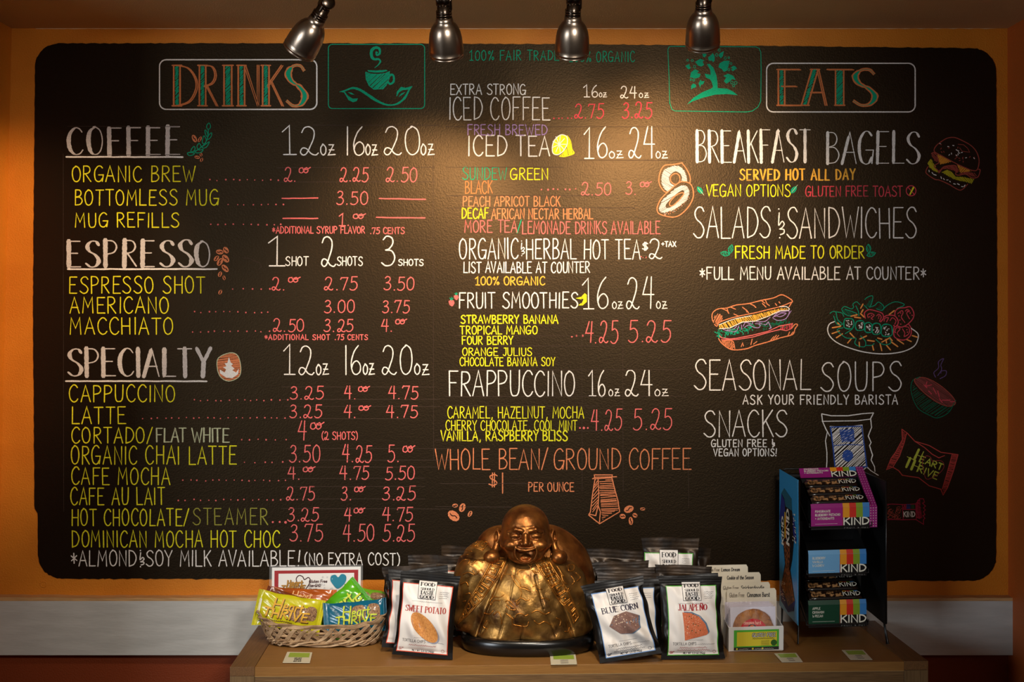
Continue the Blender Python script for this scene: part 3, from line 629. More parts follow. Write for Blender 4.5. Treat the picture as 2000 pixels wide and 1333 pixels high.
p.build('chalk_drawing', board, label='two chalk bagels with white cream cheese and orange outlines')
# burger
p = pen(); Z = lambda s: q(1790, 250, 10.257, s); b_ = mat('chalk_rust', (150, 66, 54), rough=.85, spec=.15); yy = mat('chalk_olive', (168, 158, 30), rough=.85, spec=.15); oo = mat('chalk_amber', (204, 136, 44), rough=.85, spec=.15)
p.curve(Z('370,490 350,430 400,350 500,270 620,205 760,195 900,250 1080,350 1190,470 1245,620 1240,750 1200,850 1100,850 900,770 700,670 500,560'), 1.7, b_, closed=True)
p.line(Z('830,330 940,340 1020,410 1060,490 910,470 860,400'), 1.2, b_)
p.hatch(Z('410,530 560,590 700,680 560,715 470,735'), -.8, 1.6, 1.5, oo); p.hatch(Z('810,740 950,800 1090,870 980,885 870,900'), -.8, 1.6, 1.5, oo)
p.hatch(Z('440,860 540,770 640,760 780,760 850,850 820,900 740,860 620,820 520,830 450,900'), .9, 1.6, 1.2, b_); p.hatch(Z('850,910 1000,880 1150,900 1200,960 1180,990 1000,930 870,930'), .9, 1.7, 1.2, b_)
p.hatch(Z('290,500 350,500 380,560 430,640 420,690 360,660 300,550'), .9, 1.8, 1.2, b_); p.curve(Z('300,510 340,495 380,520 430,640 440,700 380,740 350,780 430,860 450,900 530,790 640,760 780,760 800,850 780,930 850,950 980,930 1100,1000 1190,1000 1240,960 1270,850 1240,830'), 1.7, b_)
p.hatch(Z('210,720 280,620 330,700 400,820 430,890 350,870 260,800'), .9, 1.5, 1.4, yy); p.hatch(Z('500,890 600,840 700,880 780,980 900,980 1050,1010 1150,1030 1100,1120 980,1080 860,1060 740,1025 620,960'), .9, 1.5, 1.4, yy)
p.curve(Z('225,780 190,850 200,920 360,1030 460,1050 640,1130 830,1240 920,1230 1020,1130'), 1.7, b_)
for k in range(46):
    x = p.r.uniform(430, 1170); y = p.r.uniform(280, 700)
    if y > 260+(x-430)*.62+230 or y < 250+max(0, (x-750))*.5 or (860 < x < 1060 and 330 < y < 480): continue
    c = Z('%f,%f' % (x, y))[0]; a = p.r.uniform(0, 3); p.line([c, (c[0]+2.4*math.cos(a), c[1]+2.4*math.sin(a))], 1.5, chalk('W') if k % 2 else b_)
for s in ['245,850 250,880', '305,895 325,920', '340,935 390,950', '485,980 495,1015', '535,1015 555,1040', '600,1045 630,1045', '740,1120 775,1130', '815,1120 855,1140', '900,1175 920,1180', '970,1145 945,1180', '660,1070 675,1085']: p.line(Z(s), 1.5, chalk('W'))
p.build('chalk_drawing', board, label='chalk bagel burger with seeds, cheese and lettuce')
# leaves
for cx, cy, a in [(1367, 372, .9), (1550, 371, -.9), (1416, 496, .2), (1427, 487, -1.3), (1696, 486, 1.5), (1701, 497, -.3)]:
    p = pen(); r = 8; ca, sa = math.cos(a), math.sin(a)
    E = [(cx+x*ca-y*sa, cy+x*sa+y*ca) for x, y in ((-r, 0), (-3, -4), (3, -4.4), (r, 0), (3, 4.4), (-3, 4))]
    E = [(cx+x*ca-y*sa, cy+x*sa+y*ca) for x, y in ((-9, 0), (-5, -3.4), (0, -4.6), (5, -3), (9, 0), (5, 3.2), (0, 4.6), (-5, 3.2))]
    if cy < 400: p.fill(E, g, smooth=True); p.line([(cx-6*ca, cy-6*sa), (cx+12*ca, cy+12*sa)], .9, chalk('L'), extra=.0002)
    else: p.hatch(E, 1.2, 2.2, 1, g); p.line(E+E[:1], 1.3, g)
    p.build('chalk_drawing', board, label='small green chalk leaf')
p = pen(); p.line([(1779+9.5*math.cos(a), 373+10*math.sin(a)) for a in np.linspace(0, 6.3, 22)], 1.8, chalk('R')); p.line([(1773, 366), (1786, 381)], 1.6, chalk('R')); p.line([(1784, 366), (1777, 380)], 3, chalk('Y'))
p.build('chalk_drawing', board, label='red circle with a crossed out yellow wheat ear')
# strawberries, banana
p = pen()
for x, y, s_ in [(882, 592, 1), (891, 581, .8)]:
    p.fill([(x-6*s_, y-3*s_), (x-2*s_, y-6*s_), (x+4*s_, y-5*s_), (x+6*s_, y), (x+3*s_, y+6*s_), (x+.5*s_, y+7*s_), (x-4*s_, y+4*s_)], chalk('P'))
    for a in (-2.3, -1.6, -.9): p.line([(x, y-5*s_), (x+5*s_*math.cos(a), y-5*s_+6*s_*math.sin(a))], 1.5, g)
p.build('chalk_drawing', board, label='two red chalk strawberries')
p = pen(); p.fill([(1124, 583), (1135, 580), (1142, 573), (1146, 576), (1146, 590), (1138, 597), (1129, 597), (1137, 591), (1140, 584), (1134, 585)], chalk('Y')); p.build('chalk_drawing', board, label='yellow chalk bananas')
# sandwich
p = pen(); Z = lambda s: q(1350, 560, 8, s); o = chalk('O'); am = chalk('D'); v = chalk('V')
p.curve(Z('350,560 325,500 335,410 420,350 560,335 700,290 900,265 1100,215 1280,180 1400,130 1490,160 1575,220 1560,260 1525,320'), 2, o)
p.curve(Z('1575,240 1400,310 1200,360 1000,410 800,450 600,500 440,560 400,620 360,590'), 2, o); p.hatch(Z('350,470 420,420 480,450 500,520 400,600 350,540'), -1.1, 2.6, 1.5, o)
for s in ['480,345 560,380 585,420', '560,350 580,415', '610,320 690,355', '800,325 860,370 895,410', '860,370 870,400', '920,270 980,300 1010,330', '1100,225 1150,260', '1110,265 1165,320', '1160,215 1180,270 1220,300', '1310,265 1335,295', '1370,240 1385,260', '665,430 735,460']: p.line(Z(s), 1.8, o)
band = Z('430,600 600,540 800,480 1000,440 1200,390 1400,340 1520,350 1400,380 1200,460 1000,530 800,550 600,650 440,660'); p.hatch(band, 1.0, 2.2, 1.6, am, jit=.45); p.line(Z('430,600 600,530 700,500 940,455'), 1.3, chalk('W')); p.line(Z('440,660 600,650 800,555 1000,540 1200,465 1390,378 1520,370'), 1.6, chalk('W')); p.curve(Z('1380,315 1480,315 1530,350 1510,380'), 1.6, chalk('W'))
for s in ['500,670 600,700 700,700 745,610', '560,680 650,670 710,620', '780,600 790,670', '810,620 850,560 940,590 960,550', '830,640 900,600 980,640 1060,640 1070,590 1000,580', '1020,550 1150,545 1230,480', '1060,570 1160,600 1200,560 1240,640 1215,660', '1200,550 1250,650', '1270,490 1350,410 1420,400 1530,385 1480,500 1360,530 1280,500', '1300,470 1400,420 1480,420 1400,470 1330,460', '1560,380 1480,500']: p.curve(Z(s), 1.4, v, n=3)
for k in range(95):
    t = p.r.random(); c = Z('%f,%f' % (410+t*1140, 730-t*200+p.r.uniform(-45, 55)))[0]; a = p.r.uniform(0, 3); l = p.r.uniform(2, 5); p.curve([c, (c[0]+l*math.cos(a), c[1]+l*math.sin(a)), (c[0]+l*math.cos(a+.6)*1.7, c[1]+l*math.sin(a+.8)*1.4)], 1.2, g if t < .6 else chalk('g'), n=3)
for s in ['440,770 470,800 600,820 700,810 960,760 1200,700 1370,620', '470,830 700,830 960,790 1230,710 1390,670', '1370,620 1580,580 1560,660 1480,690 1390,670']: p.line(Z(s), 1.7, chalk('P'))
p.hatch(Z('1390,620 1570,590 1550,660 1400,675'), 1.4, 2.6, 1.4, chalk('R')); p.curve(Z('425,810 480,890 630,985 850,975 1000,920 1180,870 1400,800 1580,750 1620,660 1660,600 1620,590 1570,650'), 2.1, o)
p.hatch(Z('480,860 640,850 670,960 620,980 520,910'), -1.1, 2.6, 1.5, o); p.curve(Z('480,850 640,850 680,970'), 1.8, o)
for s in ['780,940 800,880 815,930', '930,910 950,820', '970,900 1025,860', '1240,840 1290,780', '1280,830 1330,760', '1320,815 1365,765', '1510,770 1535,710', '1550,760 1590,710']: p.line(Z(s), 1.7, o)
p.build('chalk_drawing', board, label='chalk baguette sandwich with onion and lettuce')
# salad
p = pen(); Z = lambda s: q(1600, 560, 8.696, s)
p.curve(Z('255,595 170,640 140,740 190,860 330,970 560,1060 800,1120 1100,1145 1400,1110 1600,1020 1670,900 1670,800 1560,710'), 2.0, chalk('W'))
for s in ['180,455 230,425 280,440 310,560 390,640 300,640 240,500', '280,430 380,450 415,510', '380,380 430,340 540,380 580,350 570,300 630,260 690,310', '380,390 420,460 520,500 640,470 540,420 440,390', '620,330 660,420 670,500', '770,220 830,175 905,165 885,290 850,350', '860,350 940,320 1000,265 1060,300 1095,350 1060,405 970,380', '1070,405 1150,320 1290,260 1430,295 1420,330 1320,370', '780,340 840,400 760,320', '400,700 300,740 430,860 520,880 620,880 600,960 660,1010 770,1020 780,930 700,840', '780,1000 880,1000 930,970', '960,900 1030,960 1120,990 1210,960 1190,880', '440,800 520,750 560,720']: p.curve(Z(s), 1.5, g)
for s in ['380,390 440,380 560,440 600,475 520,495 420,450', '780,330 880,200 890,270 840,360', '970,360 1060,300 1080,350 1040,400', '250,450 300,560 370,640 300,600']: p.hatch(Z(s), .9, 2.0, 1.0, chalk('g'))
for x in [(500, 630, 85, 90), (690, 665, 75, 85), (830, 700, 62, 85), (970, 720, 78, 95), (1145, 745, 95, 105)]:
    for k in range(3): p.curve(Z(' '.join('%f,%f' % (x[0]+(x[2]+p.r.uniform(-9, 9))*math.copysign(abs(math.cos(t))**.7, math.cos(t)), x[1]+(x[3]+p.r.uniform(-9, 9))*math.copysign(abs(math.sin(t))**.7, math.sin(t))) for t in np.linspace(0, 2*math.pi, 13)[:-1])), 1.3, g, closed=True, n=2)
    for k in range(13):
        c = Z('%f,%f' % (x[0]+p.r.uniform(-.6, .6)*x[2], x[1]+p.r.uniform(-.65, .65)*x[3]))[0]; a = p.r.uniform(0, 3); p.line([c, (c[0]+2.3*math.cos(a), c[1]+2.3*math.sin(a))], 1.3, chalk('W'))
R_ = chalk('R')
for s in ['780,540 765,450 840,395 960,415 1070,460 1085,540 1040,600', '1090,520 1160,490 1280,500 1340,600 1300,680 1260,660', '1280,500 1290,420 1350,370 1450,360 1540,345 1600,440 1590,540 1500,640 1400,690 1320,670', '1510,630 1560,720 1540,840 1430,910 1290,870 1260,780 1270,690']: p.curve(Z(s), 2.0, R_)
for s in ['830,530 820,480 880,455 930,490 880,540 910,560', '970,500 1010,470 1050,520 1020,590', '1100,590 1110,540 1170,530 1140,600', '1200,580 1240,530 1300,580 1280,640', '1330,460 1400,410 1420,450 1390,520 1450,610', '1460,420 1490,390 1530,420 1480,450 1530,550', '1280,770 1310,700 1370,720 1320,790 1360,850', '1410,720 1450,790 1440,850 1520,800 1520,700 1450,680']: p.curve(Z(s), 1.6, R_, n=3)
for x, y in [(855, 515), (885, 490), (1010, 505), (1005, 535), (1380, 450), (1350, 500), (1365, 570), (1380, 640), (1500, 420), (1540, 450), (1575, 490), (1290, 780), (1485, 735), (1495, 775)]: c = Z('%f,%f' % (x, y))[0]; p.dot(c[0], c[1], 1.3, R_)
for s in ['740,300 700,370', '740,395 715,440', '535,505 640,480', '600,520 700,535', '700,460 760,520', '1185,475 1270,410', '220,700 350,680', '310,620 360,670', '215,800 340,755', '290,870 390,805', '480,960 540,890', '675,945 680,1020', '520,790 600,875', '690,890 800,840', '820,915 930,930', '990,875 1060,895', '900,1000 920,1080', '1030,970 1060,1090', '1140,1000 1205,1075', '1225,945 1330,1020', '1320,900 1430,975', '1480,900 1560,935', '1580,835 1660,860', '1130,900 1140,960', '1195,870 1235,920', '1060,945 1180,880']: p.line(Z(s), 2.5, mat('chalk_carrot', (232, 146, 66), rough=.85))
p.build('chalk_drawing', board, label='chalk salad plate with rolls and tomato slices')
# soup bowl
p = pen(); Z = lambda s: q(1300, 680, 3.333, s); tg = chalk('g')
E = Z('1625,200 1690,195 1780,240 1860,310 1885,360 1840,380 1760,350 1680,290 1625,230'); p.hatch(E, .6, 1.9, 1.4, chalk('b'), smooth=True); p.curve(E, 1.6, mat('chalk_rust', (0, 0, 0)), closed=True)
p.curve(Z('1655,188 1605,215 1598,290 1640,390 1720,440 1770,455 1840,420 1888,340'), 1.6, tg); p.hatch(Z('1610,240 1660,290 1740,350 1840,390 1880,370 1840,410 1770,445 1700,425 1640,370 1605,300'), -.6, 3.2, .9, tg)
for s in ['1680,240 1700,260', '1700,220 1690,250 1730,240', '1710,280 1730,300', '1740,260 1760,300', '1770,280 1780,320', '1800,340 1850,340', '1850,350 1880,350', '1780,330 1800,355']: p.line(Z(s), 1.5, chalk('R'), extra=.0002)
for s in ['1755,190 1745,160 1775,130 1775,90 1808,70 1790,110 1795,140 1770,180', '1785,200 1820,180 1825,150 1795,150 1790,165']: p.curve(Z(s), 1.6, chalk('v'))
p.build('chalk_drawing', board, label='green chalk bowl of soup with purple steam')
# snack bag drawing, wrapped bar, bar
p = pen(); Z = lambda s: q(1580, 790, 5.331, s); W = chalk('W'); B_ = chalk('B')
for s in ['130,100 230,120 400,120 560,98 670,90', '135,178 300,175 500,172 635,155', '130,100 140,180 175,260 215,330', '190,285 170,380 185,500 185,600 180,670', '670,90 640,150 650,240 615,330 645,400 628,430 660,530 645,580 680,650 685,700', '390,680 570,678 600,650 640,690 720,740', '218,232 380,240 550,218 570,400 600,650']: p.line(Z(s), 1.9, W)
lab = Z('222,238 548,228 575,450 600,650 270,665 250,450'); p.hatch(lab, -.75, 2.9, 1.5, W, jit=.4); p.line(lab+lab[:1], 2.6, B_, extra=.0001)
p.hatch(Z('315,265 465,255 475,390 335,395'), -.5, 1.9, 1.9, B_, extra=.0002); p.hatch(Z('400,472 445,495 460,535 440,580 395,597 355,575 345,530 365,490'), -.5, 1.6, 1.8, B_, extra=.0002); p.line(Z('260,430 400,420 550,425'), 1.8, B_, extra=.0001)
p.build('chalk_drawing', board, label='white chalk snack bag with blue hatched label')
p = pen(); c = mat('chalk_brick', (176, 62, 56), rough=.85, spec=.15)
for s in ['965,260 1020,300 1100,385 1250,430 1370,500 1550,525', '1100,385 1200,450 1280,520 1350,558 1410,535', '965,260 970,370 900,500 855,560 805,680 870,655 940,540 990,400 1015,300', '870,655 930,690 970,740 1140,765 1250,850 1370,885 1395,945 1440,870 1500,700 1548,530', '1490,520 1440,700 1385,885']: p.line(Z(s), 1.6, c)
p.hatch(Z('970,280 1010,310 985,400 935,540 860,655 815,675 860,560 905,500 970,380'), .2, 2.0, 1.1, c); p.hatch(Z('1495,525 1545,530 1500,700 1440,870 1400,930 1390,880 1440,700'), .2, 2.0, 1.1, c)
p.curve(Z('1285,600 1260,550 1215,540 1180,590 1190,680 1225,780 1340,730 1400,660 1390,600 1330,585 1285,600'), 1.3, mat('chalk_dark_red', (130, 34, 36), rough=.85))
p.build('chalk_drawing', board, label='red chalk wrapped snack with a heart')
def slant_text(t, x0, y0, x1, y1, h, c, w_, style='b', first=1.5):
    p = pen(); L = math.hypot(x1-x0, y1-y0); ca, sa = (x1-x0)/L, (y1-y0)/L; f0 = p.fn; fn = lambda x, y, o: f0(x0+x*ca-y*sa, y0+x*sa+y*ca, o); p.fn = fn; p.text(t, 0, L, -h, 0, c, w_, style); p.build('chalk_lettering', board)
lime = mat('chalk_lime', (170, 176, 60), rough=.85, spec=.15)
slant_text('H', 1784, 898, 1795, 903, 22, lime, 2.6); slant_text('EART', 1795, 902, 1838, 919, 12, lime, 2.2, ''); slant_text('TH', 1764, 910, 1791, 922, 19, lime, 2.6); slant_text('RIVE', 1791, 921, 1829, 937, 13, lime, 2.2, '')
p = pen(); c = mat('chalk_crimson', (158, 36, 62), rough=.85, spec=.15)
for s in ['790,1045 860,1040 975,1045 985,1045 1110,1038 1150,985 1190,985', '790,1200 900,1200 975,1203 1110,1200 1190,1250 1190,1200', '970,1045 980,1200', '975,1095 1110,1095', '1110,1038 1115,1200', '1190,985 1200,1020 1180,1030 1210,1060 1190,1080 1210,1100 1190,1120 1205,1150 1185,1160 1205,1190 1190,1200', '1130,1000 1120,1100 1150,1190']: p.line(Z(s), 1.5, c)
p.hatch(Z('1115,1030 1155,990 1160,1080 1175,1180 1150,1200 1115,1190'), .3, 1.9, 1.2, c); p.hatch(Z('980,1048 1010,1048 1010,1093 980,1093'), 1.4, 2, 1.4, c); p.hatch(Z('1012,1042 1055,1042 1055,1090 1012,1090'), 0, 1.6, 1.6, mat('chalk_navy', (30, 44, 110), rough=.9)); p.hatch(Z('1060,1045 1095,1045 1095,1085 1060,1085'), 0, 1.6, 1.6, mat('chalk_moss', (34, 66, 36), rough=.9))
for k in range(14): x = p.r.uniform(810, 940); y = p.r.uniform(1065, 1180); p.curve(Z(' '.join('%f,%f' % (x+p.r.uniform(14, 30)*math.cos(t), y+p.r.uniform(12, 22)*math.sin(t)) for t in np.linspace(0, 5.2, 5))), 1.1, mat('chalk_rust', (0, 0, 0)), n=3)
p.text('KIND', *[Z('983,1')[0][0], Z('1100,1')[0][0], Z('1,1118')[0][1], Z('1,1172')[0][1]], chalk('W'), 1.7)
p.build('chalk_drawing', board, label='red chalk cereal bar in its wrapper')
p = pen()
for s in [[(474, 504), (487, 505), (497, 510), (508, 514), (511, 521), (506, 526)], [(776, 1041-40), (780, 1000)]]: p.line(s, 1.0, chalk('f'))
p.build('chalk_guide_lines', board)
# ================================================================ track lamps
NICK = mat('brushed_nickel', (168, 150, 132), rough=.30, metal=1.0, bump=.0002, bscale=90, stretch=(1, 1, .06))
NICKD = mat('dark_nickel', (96, 82, 70), rough=.24, metal=1.0)
names = ['tilted far to the left, over the DRINKS box', 'pointing straight down, second from left', 'over the words FAIR TRADE ORGANIC, third from left', 'over the green tree drawing, rightmost']
for i, ((px, py), ax, tp, pw, ang) in enumerate(LAMPS):
    C = at(px, py, LZ); A = Vector(ax).normalized(); L = .082
    top = C-A*L*.52
    root = thing('track_lamp', 'brushed nickel bell shaped track lamp '+names[i], 'lamp', top, 'track lamps above the chalkboard')
    mb = MB(); R = .0335
    prof = [(.0, .012), (.001, .0155), (.008, .017), (.011, .0172), (.015, .0215), (.022, .0262), (.032, .0300), (.044, .0322), (.056, .0332), (.064, .0335), (.072, R), (.0725, R*1.012), (.0745, R*1.012), (.075, R*.99), (.078, R*.985), (.0785, R*1.0), (.0800, R*1.0), (.0805, R*.94), (.0790, R*.93), (.06, .029), (.03, .020), (.012, .006)]
    mb.lathe([(h, r) for h, r in prof], NICK, top, A, 56); mb.build('lamp_shade', root, smooth=True)
    mb = MB()
    for h in (-.012, -.007, -.002): mb.lathe([(h, .012), (h+.0005, .0152), (h+.0035, .0152), (h+.004, .012)], NICKD, top, A, 32)
    mb.lathe([(-.024, .0), (-.024, .0125), (.002, .0130)], NICKD, top, A, 32); mb.build('collar', root, smooth=True)
    # knuckle: a cut sided joint on a flattened cylinder
    J = top-A*.034; ya = Vector((1, 0, 0)) if i else Vector((.5, -.86, 0)); s_ = ya.cross(A).normalized(); ya = ya.normalized()
    mb = MB(); mb.lathe([(-.0135, 0), (-.0135, .011), (-.0115, .0135), (-.001, .0135), (-.0003, .0125), (.0003, .0125), (.001, .0135), (.0115, .0135), (.0135, .011), (.0135, 0)], NICKD, J, ya, 28)
    mb.build('pivot_joint', root, smooth=True)
    mb = MB(); mb.box(J+A*.010+ya*.0055, (.0095, .022, .024), NICKD, A.to_track_quat('-Z', 'X').to_matrix()); mb.build('fork', root, bevel=.003)
    St = Vector((J.x+(.006 if i == 0 else 0)-ya.x*.004, J.y, zc)); mb = MB(); mb.tube([J-ya*.004, J+(St-J)*.3, St], [.0085, .0088, .0088], NICKD, n=20); mb.box(J-ya*.0055+Vector((0, 0, .011)), (.0095, .02, .024), NICKD); mb.build('stem', root, smooth=False)
    mb = MB(); mb.lathe([(0, 0), (0, .024), (.0005, .0243)], mat('lamp_glass', (255, 230, 190), rough=.3), top+A*.066, A, 24); mb.build('lens', root)
    tgt = wp(*tp); sp = spot('lamp_beam', top+A*.085, tgt, pw, WARM, ang, .75, .022)
# ceiling rail that carries the lamps
mb = MB(); a = at(480, 0, LZ); b = at(1500, 0, LZ); mb.box(((a.x+b.x)/2, a.y, zc-.012), (b.x-a.x+.2, .034, .02), NICKD)
o = mb.build('track_rail', bevel=.002, label='straight metal ceiling track rail carrying the four lamps', category='track')

# ================================================================ table
wood_ = dict(rough=.42, spec=.4)
def woodmat(name, c, c2, stretch): return mat(name, c, col2=c2, vscale=10, stretch=stretch, thr=(.3, .7), detail=8, bump=.00015, bscale=60, **wood_)
WTOP = woodmat('oak_table_top', (150, 106, 54), (136, 94, 46), (2, 30, 30)); WFR = woodmat('oak_front', (126, 96, 62), (94, 69, 42), (1.5, 40, 40)); WSD = woodmat('oak_side_top', (124, 88, 52), (96, 66, 38), (34, 1.5, 34)); WSV = woodmat('oak_side_front', (130, 102, 68), (100, 76, 48), (40, 40, 1.5))
FL = at(449, 1304, (CZ-TZ)*F/691); FR = at(1813, 1292, (CZ-TZ)*F/679)
ex = Vector((FR.x-FL.x, FR.y-FL.y, 0)); WID = ex.length; ex.normalize(); ey = Vector((-ex.y, ex.x, 0)); ez = Vector((0, 0, 1))
RT = Matrix((ex, ey, ez)).transposed(); DEP = .395
DEP = min(DEP, (-.034-FR.y)/ey.y)
def tp_(a, b, c=0): return FL+ex*a+ey*b+Vector((0, 0, TZ-FL.z+c))
def tb(px, py):                  # photo pixel -> point on the table top
    return at(px, py, Zfoot(py))
table = thing('display_table', 'light oak display table in front of the chalkboard wall, holding snacks and statue', 'table', (FL.x+WID/2, FL.y+.2, 0))
sw = .0535
for x0, nm in ((0, 'a'), (WID-sw, 'b')):
    mb = MB(); mb.box(tp_(x0+sw/2, DEP/2, -.0100), (sw, DEP, .020), WSD, RT); mb.build('corner_strip', table, bevel=.0006)
    mb = MB(); mb.box(tp_(x0+sw/2, DEP/2, -.0206-(TZ-.0206)/2), (sw, DEP-.0006, TZ-.0206), WSV, RT); mb.build('side_panel', table, bevel=.0006)
mb = MB(); mb.box(tp_(WID/2, DEP/2, -.011), (WID-2*sw-.0012, DEP, .020), WTOP, RT); mb.build('table_top', table, bevel=.0006)
mb = MB(); mb.box(tp_(WID/2, .012, -.0225-.06), (WID-2*sw-.0012, .022, .12), WFR, RT); mb.build('apron', table, bevel=.0006)
mb = MB(); mb.box(tp_(WID/2, .006, -.0216+.0003), (WID-2*sw-.001, .0112, .0012), mat('edge_light', (190, 150, 92), rough=.5), RT); mb.build('edge_strip', table)

# ================================================================ bags
BLK = mat('glossy_black_foil', (17, 14, 12), rough=.36, spec=.32, bump=.0008, bscale=45, var=.3, vscale=20)
BLKB = mat('warm_lit_black_foil', (58, 42, 25), rough=.34, spec=.35, bump=.0010, bscale=38, col2=(26, 19, 14), vscale=24, metal=.35)  # black foil with the brown of the warm light put into its colour
PAPER = mat('bag_label_white', (226, 220, 214), rough=.38, spec=.4, bump=.0006, bscale=35)
def hash3(seed):
    r = random.Random(seed); return [(r.uniform(2, 9), r.uniform(2, 9), r.uniform(0, 6.28), r.uniform(.4, 1)) for _ in range(7)]
class Bag:
    def __init__(s, name, label, px, foot, wpx, hpx, roll=0, lean=8, yaw=0, thick=.2, shear=0, seed=1, Z=None, mat_=None, group=None, lift=0, crimp=.085, cat='snack bag', org=None, flare=.02, rough=1.0, sidecrimp=False, name2='pouch'):
        s.Z = Z or Zfoot(foot); s.s = s.Z/F; s.w = wpx; s.h = hpx; s.seed = seed; s.W = hash3(seed); s.cr = crimp; s.t = thick*wpx; s.shear = shear; s.fl = flare; s.rg = rough
        O = org if org is not None else at(px, foot, s.Z)
        O = Vector((O.x, O.y, max(O.z, TZ+.001) if org is None else O.z))+Vector((0, 0, abs(math.sin(math.radians(roll)))*wpx/2*s.s+lift))
        R = Matrix.Rotation(math.radians(yaw), 3, 'Z') @ Matrix.Rotation(math.radians(-lean), 3, 'X') @ Matrix.Rotation(math.radians(roll), 3, 'Y')
        s.O = O; s.X = R @ Vector((1, 0, 0)); s.U = R @ Vector((0, 0, 1)); s.N = R @ Vector((0, -1, 0))
        s.root = thing(name, label, cat, O, group)
        m = mat_ or BLK; us = np.linspace(-1, 1, 41); vs = np.concatenate([np.linspace(0, crimp, 7)[:-1], np.linspace(crimp, 1-crimp, 44)[:-1], np.linspace(1-crimp, 1, 13)])
        mb = MB(); mb.grid(lambda u, v: s.P(u, v, 0), us, vs, m); mb.grid(lambda u, v: s.P(u, v, 0, -1), us, vs, m, flip=True)
        mb.build(name2, s.root, smooth=True)
    def P(s, u, v, off=0, side=1):
        prof = max(0., 1-abs(u)**2.4)**.6; c = s.cr
        vv = min(1, max(0, (v-c)/(1-2*c))); body = (math.sin(math.pi*vv))**.55 if 0 < vv < 1 else 0
        b = s.t*.5*prof*body
        wr = sum(a*math.sin(fx*u*1.6+fy*v*3.1+ph) for fx, fy, ph, a in s.W)*.014*s.w*s.rg
        edge = 1-body; wr2 = math.sin(u*(13+s.W[0][0])+s.W[0][2])*.010*s.w*min(1, body*1.8)*math.exp(-5*min(vv, 1-vv))*s.rg*1.8
        rid = 0
        if v > 1-c: rid = .035*math.sin((v-1)/c*5*math.pi)*s.w*.02
        wave = math.sin(u*3.3+s.W[1][2])*.016*s.w*(1-body)*(1 if v > .5 else .35)*s.rg
        n = side*(b+(wr+wr2)*min(1, body*1.3)*(.9 if side > 0 else .3))+wave+rid
        wid = s.w/2*(1-.06*math.sin(math.pi*v)+s.fl*(abs(v-.5)*2)**6)+wr*.25*abs(u)
        x = u*wid+s.shear*(v-.0)*s.h; z = v*s.h+(.006*s.h*math.sin(u*4+s.W[2][2]) if v > .97 else 0)
        return s.O+(s.X*x+s.U*z+s.N*(n+(.0))*1.0)*s.s+s.N*(off+.0004*side)
    def pen(s, seed=1, step=4, base=.0007):
        def fn(a, b, off): return s.P(a/(s.w/2), b/s.h, off)
        return Pen(fn, base=base, seed=seed, step=step, jit=.05)
SIL = mat('print_gray', (70, 66, 70), rough=.5)
def brandtile(p, cx, b0, b1, wd, rot=0):
    w_ = wd/2; p.rect(cx-w_-1, b0-1, cx+w_+1, b1+1, mat('print_ink', (30, 26, 28), rough=.5), extra=.0005, n=20); p.rect(cx-w_, b0, cx+w_, b1, PAPER, extra=.0007, n=20)
    h = (b1-b0); m = mat('print_ink', (30, 26, 28)); f0 = p.base; p.base = f0+.0010
    for k, t in enumerate(('FOOD', 'SHOULD', 'TASTE', 'GOOD')):
        yb = b1-h*(.27+.235*k); hh = h*(.175 if k != 1 else .12); p.text(t, cx-w_*.78, cx+w_*.78, yb+hh, yb, m, 1.5 if k != 1 else 1.0, 'e', wob=0)
    p.base = f0
def scribble(p, x0, x1, b, h, m, w_=.6, sl=0):
    n = max(4, int((x1-x0)/2.0)); P = [(x0+(x1-x0)*i/n, b+(h if i % 2 else 0)*p.r.uniform(.3, 1)+sl*(x0+(x1-x0)*i/n-x0)) for i in range(n+1)]; p.line(P, w_, m, cap=False)
def label_panel(bag, x0, x1, b0, b1, edge, full=True):
    p = bag.pen(seed=bag.seed); em = mat('print_edge_%02x%02x%02x' % edge, edge, rough=.45)
    p.rect(x0-1.6, b0-1.6, x1+1.6, b1+1.6, em, n=56, ny=70); p.rect(x0, b0, x1, b1, PAPER, extra=.0003, n=56, ny=70); p.build('front_label', bag.root, smooth=True)
    return em
